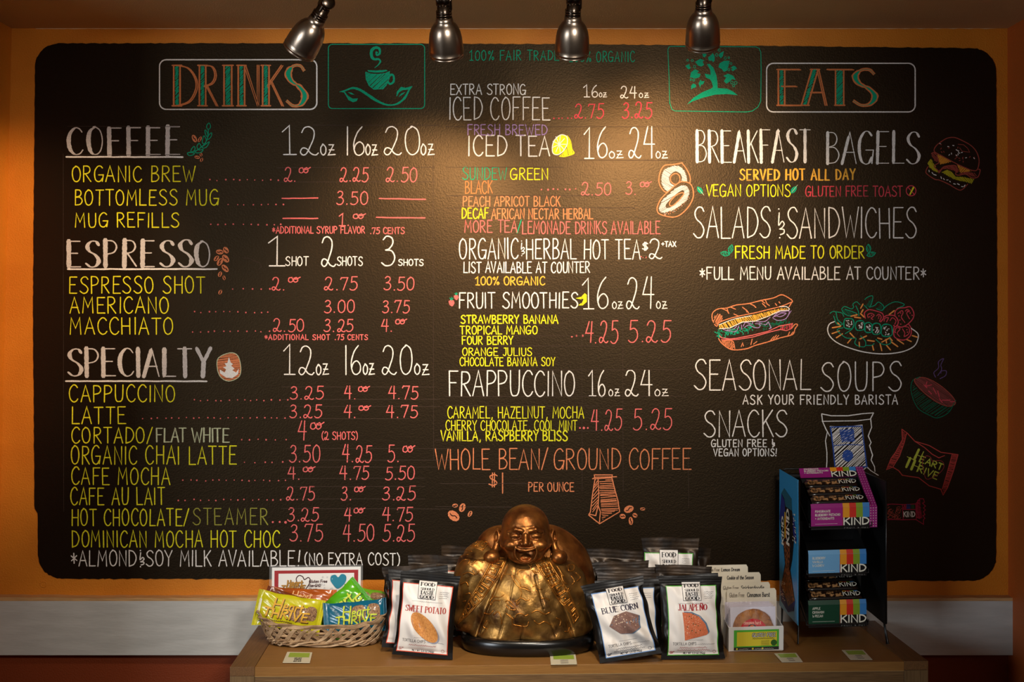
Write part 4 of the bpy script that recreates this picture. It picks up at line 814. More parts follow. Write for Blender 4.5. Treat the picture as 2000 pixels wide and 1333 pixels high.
def chip_bag(bag, x0, x1, b0, b1, edge, flavor, fcol, shape, tile=None, extra_=None):
    label_panel(bag, x0, x1, b0, b1, edge); p = bag.pen(seed=bag.seed+50, step=2.5, base=.0012); W_ = x1-x0; H_ = b1-b0; cx = (x0+x1)/2; gm = SIL; dk = mat('print_ink', (30, 26, 28)); fm = mat('print_f_%02x%02x%02x' % fcol, fcol, rough=.5)
    f0 = p.base; brandtile(p, cx+(tile[0] if tile else 0), b1-H_*.20, b1+H_*.06, W_*.36); p.base = f0
    for k in range(4): scribble(p, x1-W_*.24, x1-W_*.05-(k % 2)*2, b1-H_*(.09+.03*k), 1.6, gm, .6)
    p.line([(x0+W_*.2, b1-H_*.245), (x0+W_*.36, b1-H_*.245)], .4, gm); p.line([(x1-W_*.34, b1-H_*.245), (x1-W_*.16, b1-H_*.245)], .4, gm); scribble(p, cx-W_*.14, cx+W_*.16, b1-H_*.25, 1.6, gm, .5)
    fw, fy, fh = extra_ or (.86, .40, .085)
    p.text(flavor, cx-W_*fw/2, cx+W_*fw/2, b1-H_*(fy-fh), b1-H_*fy, fm, 1.7, 'e', wob=0)
    shape(p, cx, x0, b0, W_, H_)
    scribble(p, cx-W_*.18, cx+W_*.2, b0+H_*.215, 1.0, gm, .4); p.text('TORTILLA CHIPS', x0+W_*.08, x0+W_*.56, b0+H_*.185, b0+H_*.145, gm, .7, '', wob=0); scribble(p, x0+W_*.58, x1-W_*.06, b0+H_*.15, 1.6, gm, .4)
    scribble(p, cx-W_*.28, cx+W_*.28, b0+H_*.095, 3, fm, .6); scribble(p, cx-W_*.33, cx+W_*.33, b0+H_*.06, 3, fm, .6) if flavor[0] != 'S' else None
    p.text('NET WT 1.5 OZ (42g)', cx-W_*.2, cx+W_*.24, b0+H_*.035, b0+H_*.008, dk, .7, wob=0)
    p.text('GF', x0+W_*.03, x0+W_*.12, b0+H_*.05, b0+H_*.02, fm, 1.0, wob=0); p.line([(x1-W_*.08+3*math.cos(a), b0+H_*.04+3*math.sin(a)) for a in np.linspace(0, 6.3, 10)], .6, fm)
    p.build('front_print', bag.root)
CHIPO = mat('chip_gold', (214, 150, 78), rough=.7, col2=(186, 118, 56), vscale=300); CHIPR = mat('chip_red', (214, 118, 76), rough=.7, col2=(190, 92, 54), vscale=420); CHIPB = mat('chip_brown', (138, 104, 92), rough=.7, col2=(112, 80, 72), vscale=420); SHB = mat('print_shadow_blue', (88, 116, 142), rough=.5)
def sh_sweet(p, cx, x0, b0, W_, H_):
    def E(ox, oy): return [(cx+ox+37*math.cos(t)*math.cos(-.74)-17*math.sin(t)*math.sin(-.74)+1, b0+H_*.375+oy+37*math.cos(t)*math.sin(-.74)+17*math.sin(t)*math.cos(-.74)) for t in np.linspace(0, 2*math.pi, 30)[:-1]]
    fan(p, E(3, -2.6), mat('print_shadow_gray', (150, 152, 166)), .0003); fan(p, E(0, 0), CHIPO, .0006)
def fan(p, P, m, extra=0):                       # filled outline subdivided to follow the bag
    c = np.mean(P, axis=0); o = p.off(extra); rings = []; P = resample(np.vstack([P, P[:1]]), 5)[:-1]; n = len(P)
    vs = []
    for k in (1, .8, .6, .4, .2): vs += [p.fn(*(c+(q-c)*k), o) for q in P]
    vs.append(p.fn(*c, o)); fs = [(r*n+i, r*n+(i+1) % n, (r+1)*n+(i+1) % n, (r+1)*n+i) for r in range(4) for i in range(n)]+[(4*n+i, 4*n+(i+1) % n, 5*n) for i in range(n)]
    p.mb.add(vs, fs, m)
def sh_jal(p, cx, x0, b0, W_, H_):
    def E(ox, oy): return [(x0+W_*(.26+ox), b0+H_*(.66+oy)), (x0+W_*(.42+ox), b0+H_*(.655+oy)), (x0+W_*(.60+ox), b0+H_*(.60+oy)), (x0+W_*(.73+ox), b0+H_*(.49+oy)), (x0+W_*(.79+ox), b0+H_*(.36+oy)), (x0+W_*(.76+ox), b0+H_*(.33+oy)), (x0+W_*(.52+ox), b0+H_*(.285+oy)), (x0+W_*(.30+ox), b0+H_*(.25+oy)), (x0+W_*(.29+ox), b0+H_*(.45+oy))]
    fan(p, E(.05, -.022), SHB, .0003); fan(p, E(.02, -.035), CHIPR, .0006); dg = mat('print_herb', (60, 80, 40)); wt = mat('chip_salt', (236, 210, 180))
    p.base += .0010
    for a, b in [(.42, .57), (.46, .54), (.5, .46), (.55, .45), (.6, .43), (.47, .36), (.55, .33), (.64, .36), (.38, .41), (.58, .56), (.5, .6)]: p.dot(x0+W_*a, b0+H_*b, 1.4, dg, ry=.9)
    for k in range(40): p.dot(x0+W_*p.r.uniform(.3, .66), b0+H_*p.r.uniform(.32, .58), .6, wt)
    p.base -= .0010
def sh_blue(p, cx, x0, b0, W_, H_):
    def E(ox, oy): return [(x0+W_*(a+ox), b0+H_*(b+oy)) for a, b in ((.18, .47), (.33, .62), (.62, .66), (.86, .57), (.82, .38), (.62, .31), (.38, .33))]
    fan(p, E(.025, -.008), SHB, .0003); fan(p, E(0, 0), CHIPB, .0006); wt = mat('chip_salt', (236, 210, 180)); p.base += .0010
    for k in range(34): p.dot(x0+W_*p.r.uniform(.3, .75), b0+H_*p.r.uniform(.42, .62), .9, wt)
    p.base -= .0010
REDE = (206, 70, 40); GRE = (70, 160, 40); BLE = (110, 150, 205)
# three front bags
g1 = 'tortilla chip bags in front'
b = Bag('chip_bag', 'black and white SWEET POTATO tortilla chip bag with golden oval chip, red edge', 825, 1290, 118, 160, roll=5, lean=9, seed=4, thick=.30, group=g1)
chip_bag(b, -51, 47, 9, 146-8, REDE, 'SWEET POTATO', (170, 60, 48), sh_sweet)
b = Bag('chip_bag', 'JALAPEÑO tortilla chip bag with orange wedge chip and green edge', 1353, 1290, 124, 158, roll=-1, lean=8, seed=7, thick=.30, group=g1)
chip_bag(b, -48, 50, 9, 140, GRE, 'JALAPEÑO', (160, 36, 40), sh_jal, extra_=(.60, .345, .085))
b = Bag('chip_bag', 'crumpled BLUE CORN tortilla chip bag leaning left, brown hexagon chip, light blue edge', 1232, 1297, 122, 152, roll=-9, lean=12, seed=12, thick=.30, shear=-.08, rough=1.6, group=g1)
chip_bag(b, -46, 50, 9, 132, BLE, 'BLUE CORN', (50, 42, 62), sh_blue, extra_=(.78, .325, .085))
# bags standing behind them
g2 = 'black chip bags stacked behind'
def back_bag(lab, px, foot, w_, h_, roll=0, lean=10, yaw=0, seed=1, panel=None, shear=0, m=BLKB, thick=.2, tile=False, lift=0, dark=True):
    b = Bag('chip_bag', lab, px, foot, w_, h_, roll, lean, yaw, thick, shear, seed, mat_=m, group=g2, lift=lift, rough=1.3, crimp=.11)
    if panel:
        x0, x1, b0, b1, e = panel; label_panel(b, x0, x1, b0, b1, e)
        p = b.pen(seed=seed+9, step=3, base=.0012)
        if tile: brandtile(p, (x0+x1)/2, b1-42, b1+7, 36)
        for k in range(3): scribble(p, x1-22, x1-5, b1-10-k*4, 1.5, SIL, .6)
        p.build('front_print', b.root)
    return b
back_bag('black chip bag directly behind the SWEET POTATO bag, white label corner showing at its left', 813, 1275, 134, 150, roll=4, lean=14, seed=21, panel=(-58, 52, 10, 128, REDE), m=BLK)
back_bag('black chip bag with bluish corner, top slanting, second behind the SWEET POTATO bag', 832, 1262, 122, 140, roll=-7, lean=12, yaw=8, seed=23, panel=(-46, 46, 10, 118, REDE), m=BLK)
back_bag('dark chip bag with tilted seal, left of the statue shoulder', 806, 1254, 106, 142, roll=-4, lean=11, yaw=-2, seed=24, panel=(-44, 44, 10, 112, REDE))
back_bag('chip bag with white and orange label strip against the wall, left of the statue', 850, 1243, 118, 152, roll=2, lean=9, seed=25, panel=(-44, 50, 10, 122, REDE))
back_bag('rearmost chip bag with thin blue strip, beside the statue left shoulder', 903, 1233, 100, 160, roll=3, lean=4, seed=26, panel=(-44, 44, 10, 134, (60, 70, 100)))
back_bag('black chip bag behind the BLUE CORN bag with a white blue-edged label at its right', 1233, 1281, 126, 142, roll=-2, lean=13, seed=31, panel=(-50, 52, 10, 124, BLE), m=BLK)
back_bag('dark chip bag with wrinkled seal, second behind the BLUE CORN bag', 1228, 1270, 124, 146, roll=1, lean=12, seed=32, panel=(-50, 46, 10, 122, BLE))
back_bag('dark chip bag with flat seal, third behind the BLUE CORN bag', 1226, 1260, 122, 148, roll=0, lean=10, seed=33)
back_bag('brown-black chip bag, fourth behind the BLUE CORN bag', 1216, 1253, 116, 150, roll=-2, lean=9, seed=34)
back_bag('rearmost shiny dark chip bag right of the statue, against the wall', 1198, 1242, 116, 162, roll=3, lean=7, seed=36)
back_bag('black chip bag just behind the JALAPEÑO bag, green and white edge at its left', 1353, 1276, 120, 146, roll=-3, lean=12, seed=41, panel=(-52, 50, 10, 126, GRE), m=BLK)
back_bag('dark chip bag second behind the JALAPEÑO bag, in front of the tall rear bag', 1333, 1262, 112, 152, roll=2, lean=10, seed=42, panel=(-44, 44, 10, 124, GRE))
back_bag('tallest dark chip bag at the back, FOOD SHOULD TASTE GOOD tile showing above the others', 1309, 1243, 112, 188, roll=1, lean=7, seed=43, panel=(-52, 44, 30, 157, GRE), tile=True)
back_bag('dark chip bag peeping out right of the tall rear bag', 1345, 1237, 84, 164, roll=1, lean=4, seed=44)
# ================================================================ laughing statue (sculpted from a distance field, surface nets)
def ell(P, c, r):
    q = [(P[i]-c[i]) for i in range(3)]
    k0 = np.sqrt(sum((q[i]/r[i])**2 for i in range(3))); k1 = np.sqrt(sum((q[i]/r[i]**2)**2 for i in range(3)))+1e-9
    return k0*(k0-1)/k1
def cap(P, a, b, r1, r2=None):
    r2 = r2 if r2 is not None else r1; a = np.array(a, float); b = np.array(b, float); ab = b-a
    t = sum((P[i]-a[i])*ab[i] for i in range(3))/ab.dot(ab); t = np.clip(t, 0, 1)
    return np.sqrt(sum((P[i]-a[i]-ab[i]*t)**2 for i in range(3)))-(r1+(r2-r1)*t)
def smin(a, b, k): h = np.clip(.5+.5*(b-a)/k, 0, 1); return b*(1-h)+a*h-k*h*(1-h)
def smax(a, b, k): return -smin(-a, -b, k)
def nets(fn, lo, hi, st):
    ax = [np.arange(lo[i], hi[i]+st, st, dtype=np.float32) for i in range(3)]
    P = np.meshgrid(*ax, indexing='ij', sparse=True); V = fn(P).astype(np.float32); S = V < 0
    nx, ny, nz = V.shape; cs = np.zeros((nx-1, ny-1, nz-1), np.uint8)
    for d in np.ndindex(2, 2, 2): cs += S[d[0]:nx-1+d[0], d[1]:ny-1+d[1], d[2]:nz-1+d[2]]
    act = (cs > 0) & (cs < 8); idx = -np.ones(act.shape, np.int32); I = np.argwhere(act); idx[act] = np.arange(len(I))
    acc = np.zeros((len(I), 3)); cnt = np.zeros(len(I))
    for a in range(3):
        o1, o2 = [k for k in range(3) if k != a]
        for u in (0, 1):
            for v in (0, 1):
                p = I.copy(); p[:, o1] += u; p[:, o2] += v; r = p.copy(); r[:, a] += 1
                va = V[tuple(p.T)]; vb = V[tuple(r.T)]; m = (va < 0) != (vb < 0); t = np.where(m, va/(va-vb+1e-12), 0)
                q = p-I; q = q.astype(float); q[:, a] += t; acc[m] += q[m]; cnt[m] += 1
    W = (I+acc/np.maximum(cnt, 1)[:, None])*st+np.array([x[0] for x in ax])
    F_ = []
    for a in range(3):
        o1, o2 = (a+1) % 3, (a+2) % 3; sl = [slice(None)]*3; sl2 = [slice(None)]*3
        sl[a] = slice(0, -1); sl2[a] = slice(1, None); A = S[tuple(sl)]; B = S[tuple(sl2)]
        E = np.argwhere(A != B); E = E[(E[:, o1] > 0) & (E[:, o2] > 0) & (E[:, o1] < V.shape[o1]-1) & (E[:, o2] < V.shape[o2]-1)]
        ins = A[tuple(E.T)]; q = []
        for d1, d2 in ((1, 1), (0, 1), (0, 0), (1, 0)):
            e = E.copy(); e[:, o1] -= d1; e[:, o2] -= d2; q.append(idx[tuple(e.T)])
        q = np.stack(q, 1); q[~ins] = q[~ins][:, ::-1]; F_.append(q)
    return W, np.vstack(F_)
BZ = Zfoot(1262); BS = BZ/F; BO = at(1026, 1262, BZ); BO.z = TZ
def b2w(p): return Vector((BO.x+p[0]*BS, BO.y+p[1]*BS, BO.z+.0005+p[2]*BS))
def bronze(name, hi, lo, dark, rough=.36):
    m = bpy.data.materials.new(name); m.use_nodes = True; nt = m.node_tree; b = nt.nodes['Principled BSDF']; L = nt.links
    b.inputs['Metallic'].default_value = .82; b.inputs['Roughness'].default_value = rough
    tc = nt.nodes.new('ShaderNodeTexCoord'); n = nt.nodes.new('ShaderNodeTexNoise'); n.inputs['Scale'].default_value = 26; n.inputs['Detail'].default_value = 8
    L.new(tc.outputs['Object'], n.inputs[0]); r = nt.nodes.new('ShaderNodeValToRGB')
    r.color_ramp.elements[0].position = .32; r.color_ramp.elements[0].color = (*srgb(lo), 1); r.color_ramp.elements[1].position = .66; r.color_ramp.elements[1].color = (*srgb(hi), 1)
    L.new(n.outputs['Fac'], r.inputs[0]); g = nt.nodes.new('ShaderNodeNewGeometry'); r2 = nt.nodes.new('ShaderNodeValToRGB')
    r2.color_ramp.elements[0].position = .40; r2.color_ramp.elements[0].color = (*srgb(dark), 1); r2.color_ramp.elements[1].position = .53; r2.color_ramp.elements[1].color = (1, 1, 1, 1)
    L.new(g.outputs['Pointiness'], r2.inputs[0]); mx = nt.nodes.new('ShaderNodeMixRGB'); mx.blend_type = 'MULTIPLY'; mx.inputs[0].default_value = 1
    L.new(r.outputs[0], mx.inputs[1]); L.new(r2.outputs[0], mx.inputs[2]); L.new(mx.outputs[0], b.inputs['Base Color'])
    n2 = nt.nodes.new('ShaderNodeTexNoise'); n2.inputs['Scale'].default_value = 130; n2.inputs['Detail'].default_value = 4; L.new(tc.outputs['Object'], n2.inputs[0])
    bp = nt.nodes.new('ShaderNodeBump'); bp.inputs['Distance'].default_value = .0007; L.new(n2.outputs['Fac'], bp.inputs['Height']); L.new(bp.outputs[0], b.inputs['Normal'])
    mr = nt.nodes.new('ShaderNodeMapRange'); mr.inputs[3].default_value = rough-.1; mr.inputs[4].default_value = rough+.16; L.new(n.outputs['Fac'], mr.inputs[0]); L.new(mr.outputs[0], b.inputs['Roughness'])
    return m
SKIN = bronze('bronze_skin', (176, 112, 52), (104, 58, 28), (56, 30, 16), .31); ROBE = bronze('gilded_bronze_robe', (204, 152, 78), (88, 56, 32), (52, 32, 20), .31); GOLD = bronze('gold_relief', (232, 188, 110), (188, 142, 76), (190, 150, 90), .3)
statue = thing('buddha_statue', 'laughing bald golden bronze seated statue with patterned robe in the middle of the table', 'statue', BO)
def mesh_obj(name, W, Fc, m, parent):
    me = bpy.data.meshes.new(name); O = ORG[parent.name]; V = np.stack([BO.x+W[:, 0]*BS, BO.y+W[:, 1]*BS, BO.z+.0005+W[:, 2]*BS], 1)-np.array(O)
    me.from_pydata(V.tolist(), [], Fc.tolist()); me.materials.append(m); me.polygons.foreach_set('use_smooth', [True]*len(Fc)); me.update()
    o = bpy.data.objects.new(name, me); COL.objects.link(o); o.parent = parent; ORG[o.name] = O; return o, V+np.array(O)
def head(P):
    x, y, z = P; ax = np.abs(x)
    d = smin(ell(P, (0, -28, 236), (46, 47, 44)), ell(P, (0, -38, 209), (50, 42, 33)), 14)
    d = smin(d, ell(P, (0, -58, 188), (33, 22, 18)), 12)                                     # jaw and double chin
    S = [ax, y, z]
    d = smax(d, -ell(S, (19, -76, 227), (12, 9, 6.5)), 5)                                     # eye sockets
    d = smin(d, ell(S, (19, -69.5, 226), (10.5, 7, 6)), 2)                                    # closed lids
    d = smax(d, -cap(S, (9.5, -77, 222.2), (19, -78.5, 225.4), 1.5), .8); d = smax(d, -cap(S, (19, -78.5, 225.4), (29.5, -71.5, 221.5), 1.5), .8)
    d = smin(d, cap(S, (7, -75.5, 236), (19, -74.0, 238.5), 2.6, 3), 5); d = smin(d, cap(S, (19, -74.0, 238.5), (33, -64, 232), 3, 2), 5)
    for zz in (243, 249): d = smax(d, -cap(S, (0, -76.5, zz), (15, -73, zz+1), .8), 2.6)     # forehead furrows
    d = smax(d, -cap(S, (3, -79, 233), (3.5, -78, 239), .7), 1.8)
    d = smin(d, cap(P, (0, -77, 228), (0, -84, 214), 4, 6), 4); d = smin(d, ell(S, (7.2, -79.5, 212.5), (5.6, 5.8, 4.6)), 2); d = smax(d, -ell(S, (4.6, -86.5, 209), (2, 3, 1.6)), 1)
    d = smin(d, ell(S, (27, -70, 209), (14.5, 12, 10)), 5)                                    # laughing cheeks
    d = smax(d, -cap(S, (10, -82, 212), (22, -78, 197), 1.6), 2.4); d = smax(d, -cap(S, (22, -78, 197), (25, -74, 186), 1.5, .8), 2)
    k = z-(199+x*x*.011)                                                                       # mouth: a crescent, corners lifted
    mouth = smax(ell(P, (0, -78, 197), (20, 14, 20)), k, 1.5)
    lips = smax(smax(ell(P, (0, -76, 196.5), (23, 12, 23)), k-4, 2), -y-87+x*x*.012, 1)
    d = smin(d, lips, 2.5); d = smax(d, -mouth, 1.6)
    d = smin(d, ell(P, (0, -67, 184), (10, 7, 6)), 2)                                         # tongue
    d = smin(d, smax(ell(P, (0, -71, 198.5), (16, 6, 3)), k+1, 1), 1)
    for s in (5, 6.5): d = smax(d, -cap(S, (31, -73+s, 224+s), (40, -62, 228+s*2-8), .8), 1.5)    # crow's feet
    # long ears with pendulous lobes
    d = smin(d, ell(S, (54, -22, 216), (8, 12, 17)), 3); d = smax(d, -ell(S, (57, -30, 218), (4.5, 7, 11)), 1.5)
    d = smin(d, cap(S, (55, -27, 204), (61, -36, 184), 5.5, 8), 4); d = smin(d, ell(S, (65, -40, 180), (16, 14, 13.5)), 4)
    return d
def robe(P):
    x, y, z = P; ax = np.abs(x); S = [ax, y, z]
    d = ell(P, (2, 0, 78), (124, 78, 92))
    d = smin(d, ell(P, (4, -22, 118), (84, 58, 70)), 18)                                       # chest and belly
    d = smin(d, ell(P, (0, -34, 72), (88, 56, 62)), 14)
    d = smin(d, ell(P, (-84, -8, 138), (50, 46, 52)), 16); d = smin(d, ell(P, (70, -14, 118), (42, 40, 48)), 16)
    d = smin(d, ell(P, (-88, 4, 164), (34, 40, 40)), 10)
    d = smin(d, cap(P, (-96, -20, 150), (-112, -30, 60), 28, 22), 14); d = smin(d, cap(P, (82, -22, 124), (106, -30, 50), 22, 22), 14)
    d = smin(d, ell(P, (-46, -44, 26), (50, 38, 26)), 22); d = smin(d, ell(P, (42, -44, 26), (54, 38, 26)), 22)   # knees under the hem
    t = np.clip((172-z)/150, 0, 1); edge = 36+t*(74-14*t); out = ax-edge                          # V opening of the coat
    d = d-4.5/(1+np.exp(-out*.9))*(z < 176)+(1.5*np.exp(-(out+2.5)**2/6))
    for a, b, w_ in [((-18, 170), (-30, 110), 1), ((-30, 110), (-52, 30), 1), ((18, 150), (34, 90), 1.4), ((34, 90), (56, 40), 1.2), ((-4, 60), (-10, 24), 1.6), ((-70, 60), (-88, 30), 1.5)]:
        pa = np.array(a, float); pb = np.array(b, float); ab = pb-pa; tt = np.clip(((x-pa[0])*ab[0]+(z-pa[1])*ab[1])/ab.dot(ab), 0, 1)
        dd = (x-pa[0]-ab[0]*tt)**2+(z-pa[1]-ab[1]*tt)**2; d = d+1.0*w_*np.exp(-dd/3.5)*(y < 0)
    d = d+1.6*np.sin(x*.075+z*.03+1)*np.sin(z*.06+x*.02)+.8*np.sin(x*.17+y*.1)*np.cos(z*.13)
    d = smax(d, 29-z, 5)
    return smax(d, z-(176+40/(1+np.exp((x+60)*.25))), 4)
def sack(P):
    d = smin(ell(P, (26, 34, 138), (104, 50, 96)), ell(P, (54, 18, 112), (82, 46, 88)), 20)
    d = smin(d, ell(P, (-44, 24, 160), (62, 40, 72)), 16)
    x, y, z = P; d = d+1.3*np.sin(x*.05+z*.04)*np.sin(z*.05-x*.03)
    return smax(d, 28-z, 3)
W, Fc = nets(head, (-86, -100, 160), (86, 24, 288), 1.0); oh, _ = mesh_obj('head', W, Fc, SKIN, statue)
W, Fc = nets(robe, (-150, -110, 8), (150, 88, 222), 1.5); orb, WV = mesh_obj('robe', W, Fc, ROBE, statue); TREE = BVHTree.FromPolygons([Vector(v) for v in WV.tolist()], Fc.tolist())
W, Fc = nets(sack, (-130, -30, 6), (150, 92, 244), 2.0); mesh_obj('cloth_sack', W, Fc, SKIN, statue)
mb = MB(); n = 64
def ring(rx, ry, h): return [b2w((4+rx*math.copysign(abs(math.cos(t))**.85, math.cos(t)), -8+ry*math.copysign(abs(math.sin(t))**.85, math.sin(t)), h)) for t in np.linspace(0, 2*math.pi, n+1)[:-1]]
vs = []; prof = [(120, 76, -.3), (126, 81, 3), (129, 84, 14), (129, 84, 24), (125, 81, 30), (116, 74, 31), (60, 40, 31)]
for rx, ry, h in prof: vs += ring(rx, ry, h)
mb.add(vs, [(i*n+k, i*n+(k+1) % n, (i+1)*n+(k+1) % n, (i+1)*n+k) for i in range(len(prof)-1) for k in range(n)]+[tuple(range(n))[::-1], tuple((len(prof)-1)*n+k for k in range(n))], mat('black_lacquer', (14, 12, 11), rough=.25, spec=.6)); mb.build('plinth', statue, smooth=True)
def prj(px, py):                 # photo pixel on the statue front: project along the camera ray
    o = camo.location; d = (at(px, py, 3.0)-Vector(o)).normalized(); h = TREE.ray_cast(Vector(o), d)
    return (h[0], h[1]) if h[0] is not None else (None, None)
def relief(strokes, r, name, m, lab=None, step=1.5):
    mb = MB()
    for P in strokes:
        P = resample(P, step); run = []
        for p in list(P)+[None]:
            h = prj(*p)[0] if p is not None else None
            if h is not None and (not run or (h-run[-1]).length < .012): run.append(h); continue
            if len(run) > 2:
                k = [min(1, .35+.65*min(i, len(run)-1-i)/2) for i in range(len(run))]; mb.tube(run, [r*q_*BS for q_ in k], m, n=6)
            run = [h] if h is not None else []
    return mb.build(name, statue, smooth=True, **({'label': lab} if lab else {}))
ZB = lambda s: q(860, 970, 4.1656, s)
def fret(A, B, n, w0, w1):       # key pattern between two edge polylines
    A = resample(A, 1); B = resample(B, 1); out = [A, B]; fa = lambda P, t: np.array([np.interp(t*(len(P)-1), range(len(P)), P[:, 0]), np.interp(t*(len(P)-1), range(len(P)), P[:, 1])])
    def uv(t, s_): a = fa(A, t); b_ = fa(B, t); return a*(1-s_)+b_*s_
    for k in range(n):
        t0 = (k+.04)/n; dt = 1/n
        K = [(0, .12), (0, .88), (.86, .88), (.86, .12), (.3, .12), (.3, .62), (.58, .62), (.58, .36)]
        pts = [uv(min(1, t0+a*dt), s_ if k % 2 == 0 else 1-s_) for a, s_ in K]; out.append(np.array(pts))
    return out
relief(fret(ZB('545,500 470,660 350,830 230,960 135,1040'), ZB('440,495 380,600 300,740 215,880 165,980'), 7, 0, 0), 1.7, 'key_pattern_band', GOLD, 'raised gold key pattern border of the robe', 1.2)
relief(fret(ZB('755,510 840,650 950,830 1060,950 1090,1040'), ZB('860,490 940,620 1040,770 1100,900 1135,980'), 7, 0, 0), 1.7, 'key_pattern_band', GOLD, None, 1.2)
relief(fret(ZB('215,385 290,420 350,440'), ZB('300,325 350,345 405,375'), 2, 0, 0), 1.6, 'key_pattern_band', GOLD, None, 1.2)
cr = [ZB(s) for s in ['625,640 640,605 690,600 740,585 720,560 700,540', '700,545 740,550 735,575', '490,690 500,650 540,635 575,640', '575,640 600,690 640,740 700,760 740,780', '590,640 640,690 655,730', '640,740 660,790 640,840 600,860', '650,735 700,740 730,780',
                      '410,890 405,850 440,820 480,825 520,800', '415,885 440,850 490,850', '525,860 560,850 600,890 615,925 560,920 530,890', '540,870 600,915', '620,890 625,850 660,830 700,850 730,840', '620,890 650,855', '430,970 470,940 495,990 500,1040', '530,950 575,990 590,1040 620,1050 700,1060 720,1020', '560,960 600,1010', '605,1000 620,965 660,955 690,975 720,960',
                      '750,740 780,720 800,750 830,760', '780,760 820,830 860,830 890,850', '740,950 790,930 850,960 900,940', '760,1010 800,1040 850,1020 900,1050', '380,1010 350,1060 380,1080', '350,950 400,960 430,930', '740,600 790,620 800,600 780,570', '750,610 790,640',
                      '150,560 190,520 240,520 220,560', '250,560 300,520 350,540', '180,640 230,620 280,640 260,600', '290,640 330,600 370,640', '160,720 210,700 230,740', '200,800 240,790 250,830', '180,860 210,850', '130,640 150,690', '350,500 400,520 390,560', '150,470 200,440 260,450', '170,490 230,470',
                      '930,530 980,540 1020,520', '900,560 950,570 980,620 1010,660', '980,620 1000,690 1040,720', '1040,560 1085,560 1085,600 1045,605 1040,560', '1050,740 1030,780 1060,760', '1100,620 1140,660 1110,690', '1120,880 1135,870', '990,740 1020,700', '1060,640 1090,690 1070,720', '940,990 980,1010 970,1060', '1050,1060 1040,1100 1010,1100']]
for k, c in enumerate(cr): relief([catmull(c, 4)], 1.45, 'cloud_relief', GOLD, None, 1.5)
# ================================================================ basket with wrapped bars
WK = mat('bleached_wicker', (206, 178, 142), rough=.65, col2=(158, 126, 92), vscale=40, bump=.0004, bscale=300, stretch=(1, 1, 1)); WK2 = mat('bleached_wicker_dark', (178, 146, 108), rough=.7, col2=(132, 100, 68), vscale=60)
bz = Zfoot(1266); bs = bz/F; bc = at(626, 1266, bz); BC = Vector((bc.x, bc.y+.072, TZ))
basket = thing('wicker_basket', 'oblong open-weave bleached wicker basket full of wrapped snack bars at the table left', 'basket', BC)
def bk(t, h, push=0):            # basket wall point: t angle, h 0..1 height
    a, b = .122+.034*h**.8, .070+.016*h; e = .62
    c, s_ = math.cos(t), math.sin(t); x = math.copysign(abs(c)**e, c); y = math.copysign(abs(s_)**e, s_)
    z = .002+.052*h+.026*h**2*abs(x)**4
    return BC+Vector((x*(a+push), y*(b+push), z))
rr = random.Random(8)
def strand(h0, amp, fr, ph, r, m, flat=1.7, name='wicker_strand', push=0, n=150):
    pts = [bk(t, h0+amp*math.sin(fr*t+ph), push+.0022*math.cos(fr*t+ph)) for t in np.linspace(0, 2*math.pi, n+1)[:-1]]
    mb = MB(); N = len(pts); vs = []; fs = []
    for i, p in enumerate(pts):
        t_ = (pts[(i+1) % N]-pts[i-1]).normalized(); o_ = Vector((p.x-BC.x, p.y-BC.y, 0)).normalized(); o_ = (o_-t_*o_.dot(t_)).normalized(); u_ = t_.cross(o_)
        for k in range(6): a = math.pi*k/3; vs.append(p+o_*math.cos(a)*r+u_*math.sin(a)*r*flat)
    for i in range(N):
        for k in range(6): fs.append((i*6+k, i*6+(k+1) % 6, ((i+1) % N)*6+(k+1) % 6, ((i+1) % N)*6+k))
    mb.add(vs, fs, m); return mb.build(name, basket, smooth=True)
for k in range(5): strand(.86+.032*k, .028, 11+k, k*1.3, .0014, WK if k % 2 else WK2)
for k in range(4): strand(.05+.062*k, .045, 17, k*math.pi/2+k*.4, .0014, WK if k % 2 == 0 else WK2, push=.001)
for k in range(2): strand(.46+.17*k, .012, 6, k*2.5, .0012, WK2, flat=2.6, push=-.0022)
def splint(t0, dt, sgn, push, m):
    mb = MB()
    for off_ in (-.0042, -.0014, .0014, .0042):
        pts = []
        for k in range(9):
            f = k/8; t = t0+sgn*dt*f; p = bk(t, .14+.74*f, push+.0012*math.sin(f*math.pi*3+t0*3)); tn = (bk(t+.02, .5)-bk(t-.02, .5)).normalized(); pts.append(p+tn*off_)
        mb.tube(pts, .00105, m, n=5)
    return mb.build('diagonal_splint', basket, smooth=True)
NS = 30
for k in range(NS):
    # even spacing along the perimeter
    pass
per = [bk(t, .5) for t in np.linspace(0, 2*math.pi, 721)]; cum = np.r_[0, np.cumsum([(b_-a_).length for a_, b_ in zip(per[:-1], per[1:])])]
for k in range(NS):
    t0 = float(np.interp(cum[-1]*k/NS, cum, np.linspace(0, 2*math.pi, 721)))
    for sgn in (1, -1):
        t1 = float(np.interp((cum[-1]*(k/NS)+sgn*.040) % cum[-1], cum, np.linspace(0, 2*math.pi, 721))); d_ = (t1-t0)*sgn
        if d_ < 0: d_ += 2*math.pi
        splint(t0, d_, sgn, .0012 if sgn > 0 else -.0008, WK if sgn > 0 else WK2)
mb = MB(); n = 60; vs = [bk(t, .02, -.002) for t in np.linspace(0, 2*math.pi, n+1)[:-1]]; mb.add([BC+Vector((0, 0, .003))]+vs, [(0, 1+i, 1+(i+1) % n) for i in range(n)], WK2); mb.build('woven_base', basket)

